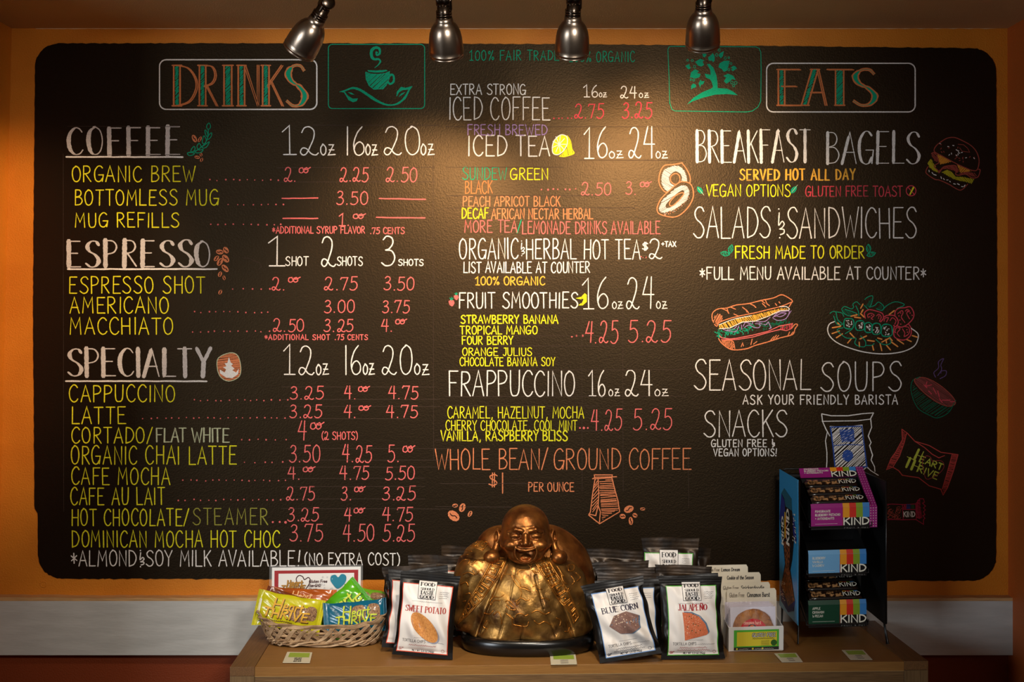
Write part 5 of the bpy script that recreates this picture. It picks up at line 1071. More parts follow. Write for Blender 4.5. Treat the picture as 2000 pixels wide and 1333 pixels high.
def film(name, c, c2=None): return mat(name, c, rough=.22, spec=.6, bump=.0012, bscale=45, col2=c2 or tuple(v*.8 for v in c), vscale=12, coat=.4)
OAT = mat('oat_bar', (176, 136, 96), rough=.6, col2=(110, 72, 50), vscale=330, bump=.0015, bscale=400, coat=.6)
def packet(label, px, py, Z, wpx, hpx, roll, lean, yaw, m, seed, bars, txt=None, fill=None, group='wrapped snack bars in the basket', edge=None):
    """pillow packet lying sideways: its crimped ends are left and right; txt colours"""
    O = at(px, py, Z); R = Matrix.Rotation(math.radians(yaw), 3, 'Z') @ Matrix.Rotation(math.radians(-lean), 3, 'X') @ Matrix.Rotation(math.radians(roll), 3, 'Y')
    X = R @ Vector((1, 0, 0)); U = R @ Vector((0, 0, 1)); N = R @ Vector((0, -1, 0)); s_ = Z/F; Wv = hash3(seed)
    root = thing('snack_packet', label, 'snack packet', O, group)
    def S(u, v, off=0, side=1):       # u along the length -1..1, v across -1..1
        e = .12; uu = min(1, max(0, (1-abs(u))/(1-.0)-e)/(1-e)) if abs(u) < 1-e else 0; body = (1-(abs(u)/(1-e))**2.6)**.55 if abs(u) < 1-e else 0
        b = hpx*.12*body*max(0, 1-abs(v)**2.5)**.6
        for bx_, bv, br, bh in bars: b += hpx*.07*math.exp(-(((u-bx_)/br)**4+((v-bv)/bh)**4))*body
        wr = sum(a*math.sin(fx*v*1.8+fy*u*2+ph) for fx, fy, ph, a in Wv)*.008*hpx*min(1, body*1.4)
        rid = (.02*hpx*math.sin(u*90) if abs(u) > 1-e else 0)
        hh = hpx/2*(1-.05*body+.03*abs(u)**6)
        return O+(X*(u*wpx/2)+U*(v*hh+.01*hpx*math.sin(u*9+seed))+N*(side*(b+wr)+rid+hpx*.03*math.sin(u*2.4+seed)*(1-body)))*s_+N*(off+.0003*side)
    mb = MB(); us = np.concatenate([np.linspace(-1, -.88, 13)[:-1], np.linspace(-.88, .88, 40), np.linspace(.88, 1, 13)[1:]]); vs_ = np.linspace(-1, 1, 27)
    mb.grid(lambda u, v: S(u, v), us, vs_, m); mb.grid(lambda u, v: S(u, v, 0, -1), us, vs_, m, flip=True); mb.build('wrapper', root, smooth=True)
    p = Pen(lambda a, b, o: S(a/(wpx/2), b/(hpx/2), o), base=.0006, seed=seed, step=2.5, jit=.05)
    if fill:
        for (bx_, bv, br, bh) in bars:
            P = [(wpx/2*(bx_+br*1.05*math.copysign(abs(math.cos(t))**.75, math.cos(t))), hpx/2*(bv+bh*1.05*math.copysign(abs(math.sin(t))**.75, math.sin(t)))) for t in np.linspace(0, 2*math.pi, 22)[:-1]]; fan(p, P, OAT, .0002)
        p.build('snack_bar_window', root)
    if txt:
        p = Pen(lambda a, b, o: S(a/(wpx/2), b/(hpx/2), o), base=.0012, seed=seed, step=2, jit=.05); f, sh = txt[0], txt[1]; k = hpx/62
        for dx, c in ((1.1*k, sh), (0, f)):
            o_ = p.base; p.base += (.0004 if c is f else 0)
            A = txt[2] if len(txt) > 2 else 0
            p.text('H', (-28+dx+A)*k, (-12+dx+A)*k, (22-dx)*k, (0-dx)*k, c, 3.0*k, '', .12, wob=0); p.text('eart', (-9+dx+A)*k, (26+dx+A)*k, (18-dx)*k, (2-dx)*k, c, 2.6*k, '', .12, wob=0)
            p.text('THRIVE', (-42+dx+A)*k, (38+dx+A)*k, (2-dx)*k, (-13-dx)*k, c, 3.0*k, '', .12, wob=0); p.base = o_
        scribble(p, -50*k, 10*k, -20*k, 3, sh, .9); scribble(p, -50*k, 30*k, -25*k, 2.4, sh, .8)
        if len(txt) > 3: p.line([(-wpx*.44, -10*k), (-wpx*.44, 14*k)], 4.5*k, mat('print_white', (230, 228, 210))) 
        p.build('front_print', root)
    return root
YF = film('yellow_film', (214, 206, 30), (184, 178, 20)); TF = film('teal_film', (14, 104, 132), (10, 84, 112)); GF = film('green_film', (92, 180, 24), (70, 152, 18)); LF = film('lime_film', (124, 186, 40), (96, 160, 26)); OF = film('orange_film', (206, 104, 36), (150, 70, 24)); RF_ = film('brown_film', (150, 74, 34), (112, 52, 24))
GT = mat('print_gold', (218, 166, 46)); BR = mat('print_brown', (70, 38, 14)); NV = mat('print_teal_dark', (10, 62, 84)); YG = mat('print_lime', (196, 206, 50))
z_ = bz+.03
packet('orange wrapped snack bar lying along the basket back under the card sign', 590, 1172, bz+.125, 132, 44, 3, 16, 2, OF, 3, [(-.3, .1, .25, .5), (.4, .1, .3, .5)], (mat('print_pale', (240, 190, 130)), OF))
packet('brown wrapped snack bar in front of the orange one, behind the yellow packet', 575, 1186, bz+.105, 128, 46, 16, 18, -3, RF_, 5, [(-.2, .1, .3, .5), (.4, .1, .3, .5)])
packet('lime green packet with pale bars at the basket back right corner, behind the teal packet', 722, 1180, bz+.115, 116, 58, 9, 22, -4, LF, 6, [(-.35, .52, .3, .26), (.3, .55, .3, .26), (-.1, -.15, .35, .25), (.5, -.2, .3, .25)], fill=True)
packet('lime green packet lower in the basket at the right end', 722, 1196, bz+.085, 72, 44, 10, 20, -4, LF, 9, [(-.2, .3, .3, .3), (.4, .3, .3, .3)], fill=True)
packet('bright green wrapped packet standing on its corner like a peak in the basket', 672, 1193, bz+.082, 108, 78, -42, 20, -3, GF, 7, [(-.1, -.1, .28, .4)], (YG, mat('print_green_dark', (36, 84, 14)), -4))
packet('yellow lemon wrapped packet with gold lettering in the basket front left', 564, 1197, bz+.052, 132, 68, 11, 17, 6, YF, 2, [(.30, -.02, .30, .44), (.66, .1, .16, .40)], (GT, BR, -2, 1), fill=True)
packet('teal blue wrapped packet with two brown bars in the basket front right', 694, 1206, bz+.050, 126, 62, -6, 15, -5, TF, 11, [(.14, .22, .22, .5), (.60, .26, .19, .5)], (YG, NV, 4), fill=True)

# ---- laminated card sign behind the basket
def flat(O, X, U):               # planar frame in photo pixels at its depth
    X = Vector(X).normalized(); U = Vector(U).normalized(); N = U.cross(X) if 0 else X.cross(U)
    N = -Vector((X.y*U.z-X.z*U.y, X.z*U.x-X.x*U.z, X.x*U.y-X.y*U.x)) if N.y > 0 else N
    def fn(a, b, o, s_=[1]): return O+X*a+U*b+N*o
    return fn, N
def panel(name, parent, fn, x0, y0, x1, y1, m, th=.002, bev=0):
    mb = MB(); vs = [fn(*p, 0) for p in ((x0, y0), (x1, y0), (x1, y1), (x0, y1))]+[fn(*p, -th) for p in ((x0, y0), (x1, y0), (x1, y1), (x0, y1))]
    mb.add(vs, [(0, 1, 2, 3), (7, 6, 5, 4), (0, 4, 5, 1), (1, 5, 6, 2), (2, 6, 7, 3), (3, 7, 4, 0)], m); return mb.build(name, parent, bevel=bev)
SZ = Zfoot(1230)+.005; ss = SZ/F; so = at(617, 1225, SZ); so.z = TZ+.002
card = thing('menu_card', 'laminated white card with red frame standing behind the wicker basket', 'sign', so)
f0, N0 = flat(so, (1, .0, .012), (0, .06, 1)); fn = lambda a, b, o: f0(a*ss, b*ss, o)
def cy(py): return 1226-py
mb = MB(); mb.add([fn(*p, 0) for p in ((-92, 0), (91, 0), (91, cy(1104)), (-92, cy(1104)))], [(0, 1, 2, 3)], mat('clear_laminate', (240, 240, 240), rough=.12, trans=0, alpha=.14)); mb.build('laminate_sleeve', card)
WH = mat('card_white', (232, 230, 226), rough=.3); RD = mat('print_red', (158, 30, 34))
panel('card_sheet', card, lambda a, b, o: fn(a, b, o+.0006), -87, 4, 87, cy(1108), WH, .0008)
p = Pen(lambda a, b, o: fn(a, b, o), base=.0009, seed=3, jit=.03); 
p.rect(-82, 8, 82, cy(1114), RD); p.rect(-74, 14, 74, cy(1120), WH, extra=.0002); p.base = .0014
HB = [(-16, cy(1158)), (-22, cy(1148)), (-29, cy(1138)), (-31, cy(1130)), (-26, cy(1124)), (-19, cy(1126)), (-15, cy(1132)), (-8, cy(1128)), (-4, cy(1132)), (-6, cy(1141)), (-12, cy(1150))]
HB = [(x-8, y) for x, y in HB]; p.fill(HB, WH, smooth=True); p.curve(HB, 1.9, mat('print_maroon', (66, 22, 26)), closed=True); p.base = .0018
for d_, c in ((.8, BR), (0, mat('print_ochre', (176, 128, 50)))):
    p.text('Heart', -57+d_, -27+d_, cy(1133)-d_, cy(1143)-d_, c, 2.4, '', .1, wob=0); p.text('THRIVE', -68+d_, -22+d_, cy(1143)-d_, cy(1152)-d_, c, 2.4, '', .1, wob=0); p.base += .0003
mr = mat('print_maroon', (66, 22, 26))
for t, b_ in (('Gluten Free', 1138), ('Non-GMO', 1146), ('Vegan', 1153.5)): p.text(t, -14, -14+len(t)*3.2, cy(b_-5.5), cy(b_), mr, 1.0, '', .1, wob=0)
p.text('THE GREAT TASTING ENERGY BAR', -66, 40, cy(1157), cy(1161), mr, 1.0, wob=0)
HT = [(42, cy(1150)), (33, cy(1142)), (28, cy(1134)), (29, cy(1126)), (37, cy(1123)), (43, cy(1128)), (49, cy(1122)), (57, cy(1124)), (59, cy(1132)), (54, cy(1142))]
p.fill(HT, mat('print_teal', (24, 124, 150)), smooth=True, extra=.0001); p.text('OATMEAL', 30, 57, cy(1131), cy(1135), WH, 1.1, wob=0)
for k in range(16): x = 10+p.r.uniform(0, 30); y = cy(1124+p.r.uniform(0, 34)); p.dot(x, y, 1.8, mat('print_pale_gray', (204, 204, 204)))
p.build('card_print', card)

# ================================================================ cookie display box
cz = Zfoot(1273); cs = cz/F; co = at(1476, 1273, cz); co.z = TZ+.001
cb = thing('cookie_box', 'white cardboard display box with green GLUTEN FREE label holding wrapped cookies', 'box', co)
CW = mat('white_cardboard', (214, 212, 208), rough=.6); CWI = mat('grey_cardboard_inside', (168, 150, 130), rough=.8)
f1, N1 = flat(co, (1, 0, .03), (0, -.05, 1)); fc = lambda a, b, o: f1(a*cs, b*cs, o)
panel('box_front', cb, fc, -53, 0, 54, 48, CW, .0025, .001)
dep = .100
for x, nm in ((-53, 'l'), (54, 'r')):
    mb = MB(); A = fc(x, 0, 0); B_ = fc(x, 46, 0); d_ = Vector((-.0, dep, 0)); th = Vector((.002 if x < 0 else -.002, 0, 0))
    P = [A, A+d_, A+d_+Vector((0, 0, .062)), B_+Vector((0, .02, .002)), B_]; n = 5; vs = P+[v+th for v in P]
    mb.add(vs, [(0, 1, 2, 3, 4), (9, 8, 7, 6, 5)]+[(i, (i+1) % 5, (i+1) % 5+5, i+5) for i in range(5)], CW); mb.build('box_side', cb)
mb = MB(); A = fc(0, 0, 0)+Vector((0, dep, 0)); mb.box(A+Vector((0, 0, .031)), (107*cs, .002, .062), CWI); mb.build('box_back', cb)
mb = MB(); mb.box(fc(0, 0, 0)+Vector((0, dep/2, .0012)), (105*cs, dep, .002), CWI); mb.build('box_bottom', cb)
p = Pen(fc, base=.0005, seed=4, jit=.03); gr = mat('print_green', (72, 166, 44)); yl = mat('print_yellow', (206, 190, 44)); ik = mat('print_ink', (30, 26, 28))
p.rect(-43, 3, 45, 42, gr); p.rect(-37, 10, 41, 38, yl, extra=.0002); p.rect(-43, 2, 45, 8, ik, extra=.0003); p.dot(-26, 23, 13, gr, n=20); p.base = .0010
p.text('GLUTEN FREE', -7, 38, 35, 28, ik, 2.2, '', .05, wob=0); p.base += .0006; p.text('GLUTEN FREE', -7, 38, 35, 28, mat('card_white', (0, 0, 0)), .7, '', .05, wob=0)
scribble(p, -7, 36, 24, 2, ik, .6)
for k in range(5): scribble(p, 10, 26, 20-k*2.2, 1, ik, .35)
p.dot(35, 16, 6, mat('print_green_dark', (36, 84, 14)), n=16)
for x in (-37, -6, 13): p.dot(x, 5, 2, yl); scribble(p, x+4, x+22, 4, 1.4, mat('print_white', (230, 228, 210)), .4)
p.build('box_label', cb)
COOK = mat('cookie_crust', (184, 124, 66), rough=.8, col2=(140, 84, 40), vscale=60, bump=.003, bscale=70); CLR = mat('clear_film', (235, 225, 230), rough=.12, spec=.6, alpha=.07, bump=.002, bscale=60); SLV = mat('sleeve_lilac', (206, 196, 206), rough=.4)
def cookie_pack(i, dy, lab, px=1474, up=0):
    O = at(px, 1273, cz)+Vector((0, .012+dy, 0)); O.z = TZ+.004+up; root = thing('cookie_packet', lab, 'cookie', O, 'wrapped cookies in the display box')
    f, N = flat(O, (1, 0, .02), (0, .10, 1)); fn = lambda a, b, o: f(a*cs, b*cs, o)
    panel('paper_sleeve', root, fn, -45, 0, 44, 80, SLV if i else mat('sleeve_white', (214, 212, 226), rough=.4), .001)
    if i == 0:
        mb = MB(); n = 40; rj = random.Random(2); vs = []; R_ = [1+rj.uniform(-.02, .02) for _ in range(n)]
        for k, (r, h) in enumerate(((40, .0005), (40.5, .003), (37, .006), (28, .0075), (14, .008))): vs += [fn(-1+r*R_[j]*math.cos(2*math.pi*j/n), 36+r*R_[j]*math.sin(2*math.pi*j/n), h+rj.uniform(-.0005, .0005)) for j in range(n)]
        vs.append(fn(-1, 36, .008)); mb.add(vs, [(k*n+j, k*n+(j+1) % n, (k+1)*n+(j+1) % n, (k+1)*n+j) for k in range(4) for j in range(n)]+[(4*n+j, 4*n+(j+1) % n, 5*n) for j in range(n)], COOK); mb.build('cookie', root, smooth=True)
        p = Pen(fn, base=.0088, seed=7, jit=.05)
        for s in [[(-28, 60), (-20, 56), (-16, 48)], [(6, 74), (4, 62), (8, 56)], [(20, 66), (24, 56), (34, 54)], [(-8, 72), (-10, 64)], [(-36, 44), (-28, 46)]]: p.line(s, 1.2, mat('crack_brown', (96, 56, 28)), extra=-.0026)
        p.fill([(-1+28*math.cos(t), 30+28*math.sin(t)) for t in np.linspace(0, 2*math.pi, 30)[:-1]], mat('sticker_red', (196, 26, 38), rough=.4)); p.base += .0004
        p.text('cinnamon burst', -20, 14, 54, 47, mat('print_pink', (240, 170, 150)), .9, wob=0); p.dot(-4, 40, 9, ik, n=16, ry=7.5); p.base += .0004; p.dot(-4, 40.5, 5.5, mat('print_orange', (220, 90, 30)), n=14); p.base += .0004; p.dot(-4, 40.5, 2.2, ik, n=10)
        p.fill([(3, 33), (10, 38), (20, 42), (14, 38), (22, 38), (14, 35), (20, 33)], mat('print_pale_green', (190, 200, 110))); p.build('sticker', root)
    # crinkled clear bag top
    mb = MB(); rj = random.Random(30+i)
    def cf(u, v):
        k = v**1.5; return fn(u*50, v*88, .0095*math.sin(math.pi*min(1, v*1.02))*(1-abs(u)**3)+.0008+k*.0022*math.sin(u*17+i*2)+k*.0012*math.sin(u*41+v*20))
    mb.grid(cf, np.linspace(-1, 1, 40), np.linspace(0, 1, 26), CLR); mb.build('clear_wrapper', root, smooth=True)
cookie_pack(0, 0, 'front wrapped cookie with round red sticker in the display box')
for i in range(1, 4): cookie_pack(i, .011*i, ['', 'second wrapped cookie, right behind the one with the red sticker', 'third wrapped cookie behind the red stickered one', 'fourth wrapped cookie, in front of the Cinnamon Burst card'][i], 1474-i*2, .0015*i)
TABS = mat('tab_card', (222, 212, 190), rough=.6)
def tab(lab, x0, x1, y0, y1, dy, texts):
    Z = cz+.012+dy; s_ = Z/F; O = at((x0+x1)/2, 1273, Z); O.z = TZ+.004; root = thing('divider_card', lab, 'card', O, 'flavour divider cards in the cookie box')
    f, N = flat(O, (1, 0, .02), (0, .10, 1)); top = (at(0, y0, Z).z-O.z)/s_; w_ = (x1-x0)/2; fn = lambda a, b, o: f(a*s_, b*s_, o)
    mb = MB(); P = [(-w_, 0), (w_, 0), (w_, top-5), (w_-3, top), (-w_+3, top), (-w_, top-5)]; mb.add([fn(*q_, 0) for q_ in P]+[fn(*q_, -.0008) for q_ in P], [(0, 1, 2, 3, 4, 5), (11, 10, 9, 8, 7, 6)]+[(i, i+6, (i+1) % 6+6, (i+1) % 6) for i in range(6)], TABS); mb.build('card_sheet', root)
    p = Pen(fn, base=.0004, seed=5, jit=.03)
    for t, a, b, st in texts: p.text(t, a-(x0+x1)/2, b-(x0+x1)/2, top-(y1-y0)*.30, top-(y1-y0)*.62, ik if st else mat('print_sepia', (90, 74, 60)), 1.1 if st else .8, '', .03, wob=0)
    p.build('card_print', root)
tab('Cinnamon Burst divider card, frontmost in the cookie box', 1421, 1518, 1152, 1178, .048, [('Gluten Free', 1426, 1455, 0), ('Cinnamon Burst', 1461, 1505, 1)])
tab('divider card partly hidden behind the Cinnamon Burst card', 1400, 1506, 1140, 1162, .062, [('Gluten Free', 1414, 1444, 0), ('Snickerdoodle', 1449, 1494, 1)])
tab('Cookie of the Season divider card', 1394, 1488, 1121, 1142, .080, [('Cookie of the Season', 1422, 1474, 1)])
tab('Lemon Dream divider card, rearmost in the cookie box', 1380, 1463, 1106, 1126, .096, [('Gluten Free', 1381, 1407, 0), ('Lemon Dream', 1411, 1447, 1)])

# ================================================================ bar rack
RZ = 3.07; rs = RZ/F; RB = 3.285; BW = mat('black_wire', (12, 12, 13), rough=.35, spec=.5); BP = mat('black_panel', (9, 9, 10), rough=.5)
rx0, rx1 = at(1561, 0, RZ).x, at(1731, 0, RZ).x; yf_, yb_ = -D+RZ, -D+RB; zt = at(0, 941, RZ).z; zb = at(0, 1220, RZ).z
rk = thing('snack_bar_rack', 'black wire counter rack with blue side poster holding three cartons of snack bars', 'rack', ((rx0+rx1)/2, (yf_+yb_)/2, TZ))
def wire(name, pts, r=.0022): mb = MB(); mb.tube(pts, r, BW, n=8); return mb.build(name, rk, smooth=True)
for x, sg in ((rx0, -1), (rx1, 1)):
    wire('side_frame', [(x, yf_, zb+.002), (x, yf_, zt), (x-sg*.0, yb_, zt-.002), (x, yb_, TZ+.045), (x, yf_, zb+.002)])
    for yy_ in (yf_, yb_-.03):
        wire('leg', [(x, yy_+.02, zb+.012), (x-sg*.0, yy_+.008, zb-.010), (x+sg*.004, yy_-.004, TZ+.004), (x+sg*.002, yy_+.003, TZ+.0022), (x, yy_+.014, zb-.01), (x, yy_+.026, zb+.010)], .0021)
    mb = MB(); mb.box((x-sg*.0015, (yf_+yb_)/2, (zt+zb)/2-.002), (.0012, yb_-yf_-.004, zt-zb), BP); mb.build('side_panel', rk)
wire('top_wire', [(rx0, yb_, zt-.002), (rx0+.012, yb_-.0, zt+.004), (rx1-.012, yb_, zt+.004), (rx1, yb_, zt-.002)])
for z in (TZ+.06, (zt+zb)/2, zt-.05): wire('back_wire', [(rx0, yb_, z), (rx1, yb_, z)], .0016)
mb = MB(); mb.box(((rx0+rx1)/2, yb_+.001, (zt+zb)/2), (rx1-rx0-.004, .0012, zt-zb-.02), BP); mb.build('back_panel', rk)
# blue poster on the left side
px_ = rx0-.0030; f2 = lambda a, b, o: Vector((px_-o, yb_+(yf_-yb_)*a, zb+(zt-zb)*b))
mb = MB(); V8 = [f2(a, b, o) for o in (0, -.0012) for a, b in ((0, -.01), (1.0, -.01), (1.0, 1.01), (0, 1.01))]; POST = mat('poster_blue', (44, 150, 208), rough=.35, col2=(96, 166, 204), vscale=3, thr=(.3, .45))
mb.add(V8, [(0, 1, 2, 3), (7, 6, 5, 4), (0, 4, 5, 1), (1, 5, 6, 2), (2, 6, 7, 3), (3, 7, 4, 0)], POST); mb.build('side_poster', rk)
p = Pen(f2, base=.0003, seed=9, jit=.02); NUT = mat('print_nuts', (150, 84, 44), rough=.5, col2=(26, 14, 10), vscale=150, thr=(.42, .56)); KB = mat('print_black', (16, 14, 15), rough=.4); TC = mat('print_teal_cap', (24, 92, 112)); PW = mat('print_white', (230, 228, 210)); PN = mat('print_navy', (30, 40, 120))
p.fill([(.02, .66), (.12, .84), (.28, .885), (.66, .845), (.72, .74), (.84, .62), (.72, .42), (.62, .33), (.86, .14), (.80, .06), (.5, .02), (.12, .04), (.12, .16), (.32, .34), (.22, .48), (.08, .58)], KB)
p.fill([(.12, .84), (.28, .892), (.68, .85), (.70, .765), (.36, .765), (.28, .82)], TC, extra=.0002); p.fill([(.02, .64), (.12, .84), (.30, .80), (.34, .70), (.10, .62)], PN, extra=.0001); p.fill([(.74, .76), (.88, .66), (.94, .58), (.86, .55), (.76, .62)], PN, extra=.0002)
p.fill([(.22, .50), (.62, .52), (.56, .33), (.84, .14), (.52, .06), (.16, .16), (.36, .34)], NUT, extra=.0003); p.fill([(.08, .16), (.50, .05), (.88, .15), (.78, .06), (.5, .01), (.12, .04)], PN, extra=.0004)
for (x0, x1, y0, y1, c) in ((.30, .37, .52, .72, (214, 170, 40)), (.37, .40, .52, .7, (190, 40, 40))): p.fill([(x0, y0), (x1, y0+.02), (x1-.0, y1), (x0, y1)], mat('print_c%d%d' % c[:2], c), extra=.0004)
base = p.fn; p.fn = lambda a, b, o: base(.42+b, .50+a, o+.0006); p.text('KIND', 0, .25, -.01+0, .14, PW, .022, wob=0); p.fn = lambda a, b, o: base(.16+b, .47+a, o+.0006); p.text('KIND', 0, .20, -.01, .10, PW, .018, wob=0); p.fn = base
for k in range(26): x = p.r.uniform(.76, .92); y = p.r.uniform(.55, .76); p.line([(x-.018, y), (x+.018, y)], .006, PW, extra=.0006)
for k in range(26): x = p.r.uniform(.1, .34); y = p.r.uniform(.06, .2); p.line([(x-.018, y), (x+.018, y)], .006, PW, extra=.0006)
p.build('poster_print', rk)
STR = [(226, 150, 30), (206, 44, 28), (128, 158, 40), (56, 128, 196)]
def carton(lab, xl, xr_, yt, yb2, body, lines, top, bars=True, yext=0, tilt=24, dep=.135):
    w_ = (xr_-xl)*rs; A = at(xl, yb2, RZ-.006); h = (at(0, yt, RZ-.006).z-A.z)
    root = thing('snack_bar_carton', lab, 'carton', A, 'snack bar cartons on the rack'); X = Vector((1, 0, .03)).normalized()
    a = math.radians(tilt); Dv = Vector((0, math.cos(a), math.sin(a))); b = math.radians(6); Uf = Vector((0, math.sin(b)*-.0, 1)); m = mat('carton_'+lab.split()[0], body, rough=.4)
    P0 = A; hh = h*.80; ch = h*.20                       # front face, then a bevel leaning back
    f = lambda x, z, o: P0+X*x+Uf*z+Vector((0, -o, 0)); B1 = P0+Uf*hh; Cv = (Uf*.9+Vector((0, .45, 0)))*ch
    fb = lambda x, z, o: B1+X*x+Cv*z+Vector((0, -o*.8, o*.6)); s0 = .575
    T1 = B1+Cv
    mb = MB(); wX = X*w_; base_ = [P0, P0+wX, P0+wX+Dv*dep, P0+Dv*dep]; topb = [T1, T1+wX, T1+wX+Dv*(dep-.01), T1+Dv*(dep-.01)]
    KBm = BP
    mb.add([P0, P0+wX, B1+wX, B1], [(0, 1, 2, 3)], m); mb.add([B1, B1+wX, T1+wX, T1], [(0, 1, 2, 3)], m)
    mb.add([P0, B1, T1, topb[3], base_[3]], [(4, 3, 2, 1, 0)], KBm); mb.add([P0+wX, B1+wX, T1+wX, topb[2], base_[2]], [(0, 1, 2, 3, 4)], KBm); mb.add([base_[2], base_[3], topb[3], topb[2]], [(0, 1, 2, 3)], KBm); mb.add(base_, [(3, 2, 1, 0)], KBm)
    t_ = Vector((0, .0012, 0)); mb.add([P0+t_, P0+wX+t_, B1+wX+t_, B1+t_, T1+wX+t_, T1+t_], [(3, 2, 1, 0), (5, 4, 2, 3)], KBm)
    mb.build('carton_body', root)
    W_ = w_; p = Pen(f, base=.0004, seed=3, jit=.02)
    xs0 = W_*(s0-.03); sw_ = W_*(1-s0+.03)/4; zs = hh*.44
    for k, c in enumerate(STR):
        cm = mat('stripe_%d' % k, c, rough=.4); p.rect(xs0+sw_*k, zs, xs0+sw_*(k+1), hh, cm); o_ = p.off(); p.mb.add([fb(xs0+sw_*(k+a_), b_, o_) for a_, b_ in ((0, 0), (1, 0), (1, 1), (0, 1))], [(0, 1, 2, 3)], cm)
    p.rect(xs0, 0, W_, zs, KB); p.rect(0, -h*.0, W_, -.004, KB) if 0 else None
    p.base += .0003; hK = zs*.86; p.text('KIND', xs0+.001, W_-.0015, zs-.0008, zs-.0008-hK, PW, .0030, wob=0, gap=.1)
    p.line([(xs0-.0004, 0), (xs0-.0004, hh)], .0007, mat('stripe_red', (190, 30, 34)))
    for k, t in enumerate(lines): p.text(t, W_*.07, W_*(.07+.021*len(t)+.03), hh*(.88-.20*k), hh*(.76-.20*k), PW, .00075, wob=0)
    scribble(p, W_*.07, W_*.40, hh*.10, .0007, PW, .00025) if 0 else p.line([(W_*.07, hh*.12), (W_*.45, hh*.12)], .0005, PW)
    p.rect(0, -.0085, W_, -.0004, KB); p.base += .0003; p.text('FRUIT & NUT', xs0+.003, W_-.003, -.003, -.0068, mat('print_dim_gray', (120, 118, 112)), .0007, wob=0, gap=.3)
    p.build('carton_print', root)
    if top:
        # lid panel at the back, with the same print, and the patterned right flap
        b2 = T1+Dv*(dep-.018); Lu = (Vector((0, .62, .78))).normalized(); fl = lambda x, z, o: b2+X*x+Lu*z+Vector((0, -.78, .62))*o
        mb = MB(); hL = .027; mb.add([fl(*q_, 0) for q_ in ((0, 0), (W_, 0), (W_, hL), (0, hL))]+[fl(*q_, -.001) for q_ in ((0, 0), (W_, 0), (W_, hL), (0, hL))], [(0, 1, 2, 3), (7, 6, 5, 4), (2, 6, 7, 3)], m); mb.build('lid_panel', root)
        p = Pen(fl, base=.0004, seed=3, jit=.02)
        for k, c in enumerate(STR): p.rect(xs0+sw_*k, hL*.58, xs0+sw_*(k+1), hL, mat('stripe_%d' % k, c))
        p.rect(xs0, 0, W_, hL*.58, KB); p.base += .0003; p.text('KIND', xs0+.001, W_-.001, hL*.56, hL*.06, PW, .0028, wob=0, gap=.1)
        for k, t in enumerate(lines): p.text(t, W_*.08, W_*(.08+.021*len(t)+.03), hL*(.94-.2*k), hL*(.80-.2*k), PW, .0007, wob=0)
        p.build('lid_print', root)
        R0 = P0+wX; fr = lambda x, z, o: R0+X*x+Vector((0, 0, 0))+Uf*z+Vector((0, -o, 0)); PT = m
        pt = [R0-Uf*.006, R0+X*.018-Uf*.006, B1+wX+X*.018, B1+wX]; pt2 = [B1+wX, B1+wX+X*.018, b2+wX+Lu*hL+X*.018, b2+wX+Lu*hL]
        mb = MB(); mb.add(pt, [(0, 1, 2, 3)], PT); mb.add(pt2, [(0, 1, 2, 3)], PT); mb.build('patterned_flap', root, label='magenta flap with white diamond pattern')
        p = Pen(lambda x, y, o: Vector((0, 0, 0)), seed=1)
        for Q_, nv, nu in ((pt, 8, 3), (pt2, 17, 3)):
            nrm = (Q_[1]-Q_[0]).cross(Q_[3]-Q_[0]).normalized(); nrm = nrm if nrm.y < 0 else -nrm
            for i in range(nu):
                for j in range(nv):
                    u, v = (i+.5)/nu, (j+.5)/nv; c_ = Q_[0]+(Q_[1]-Q_[0])*u+(Q_[3]-Q_[0])*v; ux = X*.0017; uy = (Q_[3]-Q_[0]).normalized()*.0017
                    p.mb.add([c_+nrm*.0004-ux, c_+nrm*.0004-uy*.35, c_+nrm*.0004+ux, c_+nrm*.0004+uy*.35], [(0, 1, 2, 3)], PW); p.mb.add([c_+nrm*.00045-uy, c_+nrm*.00045-ux*.35, c_+nrm*.00045+uy, c_+nrm*.00045+ux*.35], [(0, 1, 2, 3)], PW)
        p.mb.build('flap_print', root)
    if bars:
        nb = 3
        for k in range(nb):
            c0_ = T1-Uf*.006+Dv*(.024+.036*k)+X*(W_*.5)
            r_ = thing('snack_bar', '%s wrapped nut bar in the %s carton' % (['nearest', 'middle', 'rearmost'][k], lab.split()[0] if lab[0] != 'm' else 'magenta'), 'snack bar', c0_, 'nut bars in the cartons'); m_ = MB(); Nn_ = X.cross(Dv).normalized(); n_ = 12
            vs = []
            for i, u in enumerate(np.linspace(-1, 1, 15)):
                kk = .35+.65*min(1, (1-abs(u))*7)
                for j in range(n_): t = 2*math.pi*j/n_; vs.append(c0_+X*(u*W_*.46)+Dv*(.0160*math.cos(t)*(.7+.3*kk))+Nn_*(.009*math.sin(t)*kk))
            m_.add(vs, [(i*n_+j, i*n_+(j+1) % n_, (i+1)*n_+(j+1) % n_, (i+1)*n_+j) for i in range(14) for j in range(n_)], mat('bar_wrapper', (26, 18, 15), rough=.2, spec=.6)); m_.build('wrapper', r_, smooth=True)
            fq = lambda x, y, o: c0_+X*x+Dv*y+Nn_*(.0091*math.sqrt(max(0, 1-(y/.0168)**2))+o)
            p = Pen(fq, base=.0004, seed=k, jit=.05, step=.003); p.rect(-W_*.42, -.0110, W_*.12, .0110, mat('bar_nuts', (190, 140, 90), rough=.3, col2=(34, 18, 12), vscale=150, thr=(.46, .58), coat=.5), n=4, ny=6)
            for i, c in enumerate(STR): p.rect(W_*(.14+.065*i), .005, W_*(.14+.065*(i+1)), .0110, mat('stripe_%d' % i, c), ny=3)
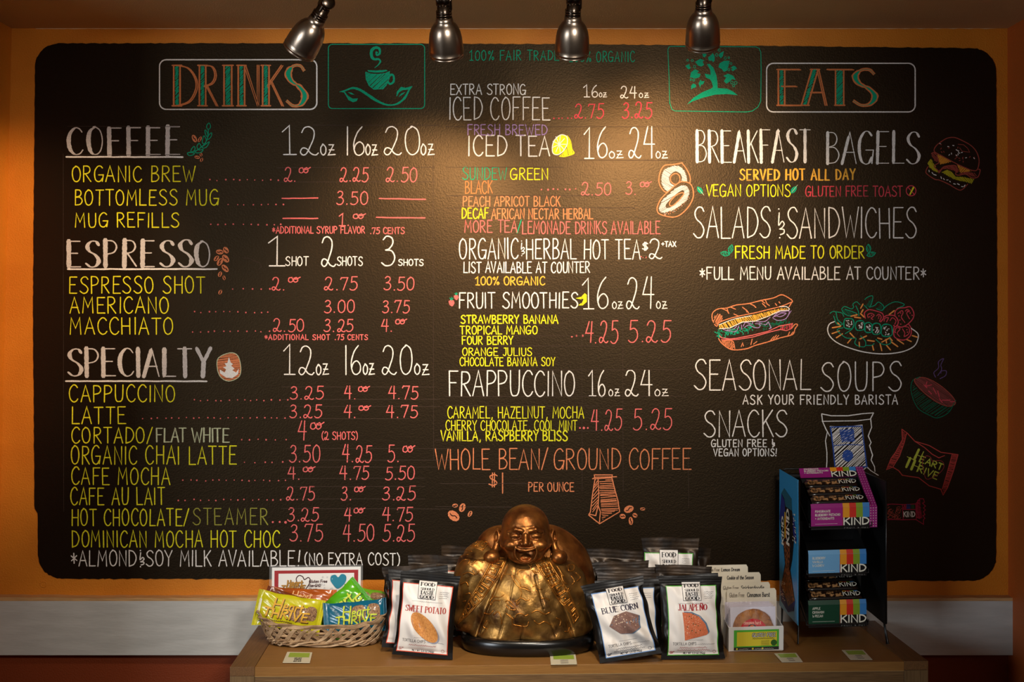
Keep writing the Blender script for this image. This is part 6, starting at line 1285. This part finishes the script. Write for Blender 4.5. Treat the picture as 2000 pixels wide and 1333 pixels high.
            p.base += .0002; p.text('KIND', W_*.13, W_*.43, .004, -.009, PW, .0019, wob=0); p.build('bar_print', r_)
    mb = MB(); q0 = P0-Vector((0, 0, .002)); 
    for u in (-.004, W_*.33, W_*.66, W_+.004): mb.tube([q0+X*u+Vector((0, -.003, .010 if u < 0 or u > W_ else 0)), q0+X*u+Vector((0, -.003, 0)), q0+X*u+Dv*dep], .0013, BW, n=6)
    mb.tube([q0-X*.004+Vector((0, -.003, 0)), q0+X*(W_+.004)+Vector((0, -.003, 0))], .0013, BW, n=6)
    mb.build('shelf_wire', rk)
carton('magenta carton of pomegranate snack bars with raised lid, top shelf of the rack', 1584, 1698, 985, 1029, (150, 26, 118), ['POMEGRANATE', 'BLUEBERRY PISTACHIO', '+ ANTIOXIDANTS'], True)
carton('light-blue BLUEBERRY VANILLA carton, empty, on the middle shelf of the rack', 1579, 1692, 1076, 1121, (110, 168, 212), ['BLUEBERRY', 'VANILLA', '& CASHEW'], False, bars=False)
carton('dark-green APPLE CINNAMON carton of bars on the bottom shelf of the rack', 1579, 1692, 1174, 1220, (10, 62, 40), ['APPLE', 'CINNAMON', '& PECAN'], False)

# ================================================================ price tags lying on the table
TG = mat('tag_paper', (214, 206, 180), rough=.5); TGG = mat('tag_green', (150, 176, 60), rough=.5)
for lab, C4 in [('price tag in front of the wicker basket', ((552, 1296), (605, 1296.5), (610, 1276), (561, 1275))), ('price tag in front of the statue, partly green', ((1076, 1300), (1127, 1299), (1124, 1280), (1074, 1280))),
                ('price tag in front of the cookie box', ((1527, 1295), (1568, 1294.5), (1555, 1277), (1512, 1278))), ('price tag in front of the snack bar rack, far right', ((1661, 1290), (1704, 1290), (1686, 1271), (1644, 1271.5)))]:
    P = [tb(*c) for c in C4]; o = thing('price_tag', lab, 'price tag', (P[0]+P[2])/2, 'price tags on the table'); u = Vector((0, 0, .0006))
    fn = lambda a, b, o_, P=P: (P[0]*(1-a)+P[1]*a)*(1-b)+(P[3]*(1-a)+P[2]*a)*b+Vector((0, 0, .0012+o_))
    mb = MB(); mb.add([p_+u for p_ in P]+[p_+u*2 for p_ in P], [(4, 5, 6, 7), (3, 2, 1, 0), (0, 1, 5, 4), (1, 2, 6, 5), (2, 3, 7, 6), (3, 0, 4, 7)], TG); mb.build('tag_sheet', o)
    p = Pen(fn, base=.0002, seed=2, jit=.05); p.rect(.12, .5, .92, .92, TGG); 
    for k, b_ in enumerate((.36, .22, .08)): p.text(('HEART', 'THRIVE', '$2.25')[k] if 'basket' in lab else ('SNACK', 'ITEM', '$2.25')[k], .38, .66, b_+.09, b_, ik, .02, wob=0) if 'basket' in lab else p.line([(.38, b_+.04), (.68, b_+.04)], .04, SIL, cap=False)
    p.build('tag_print', o)
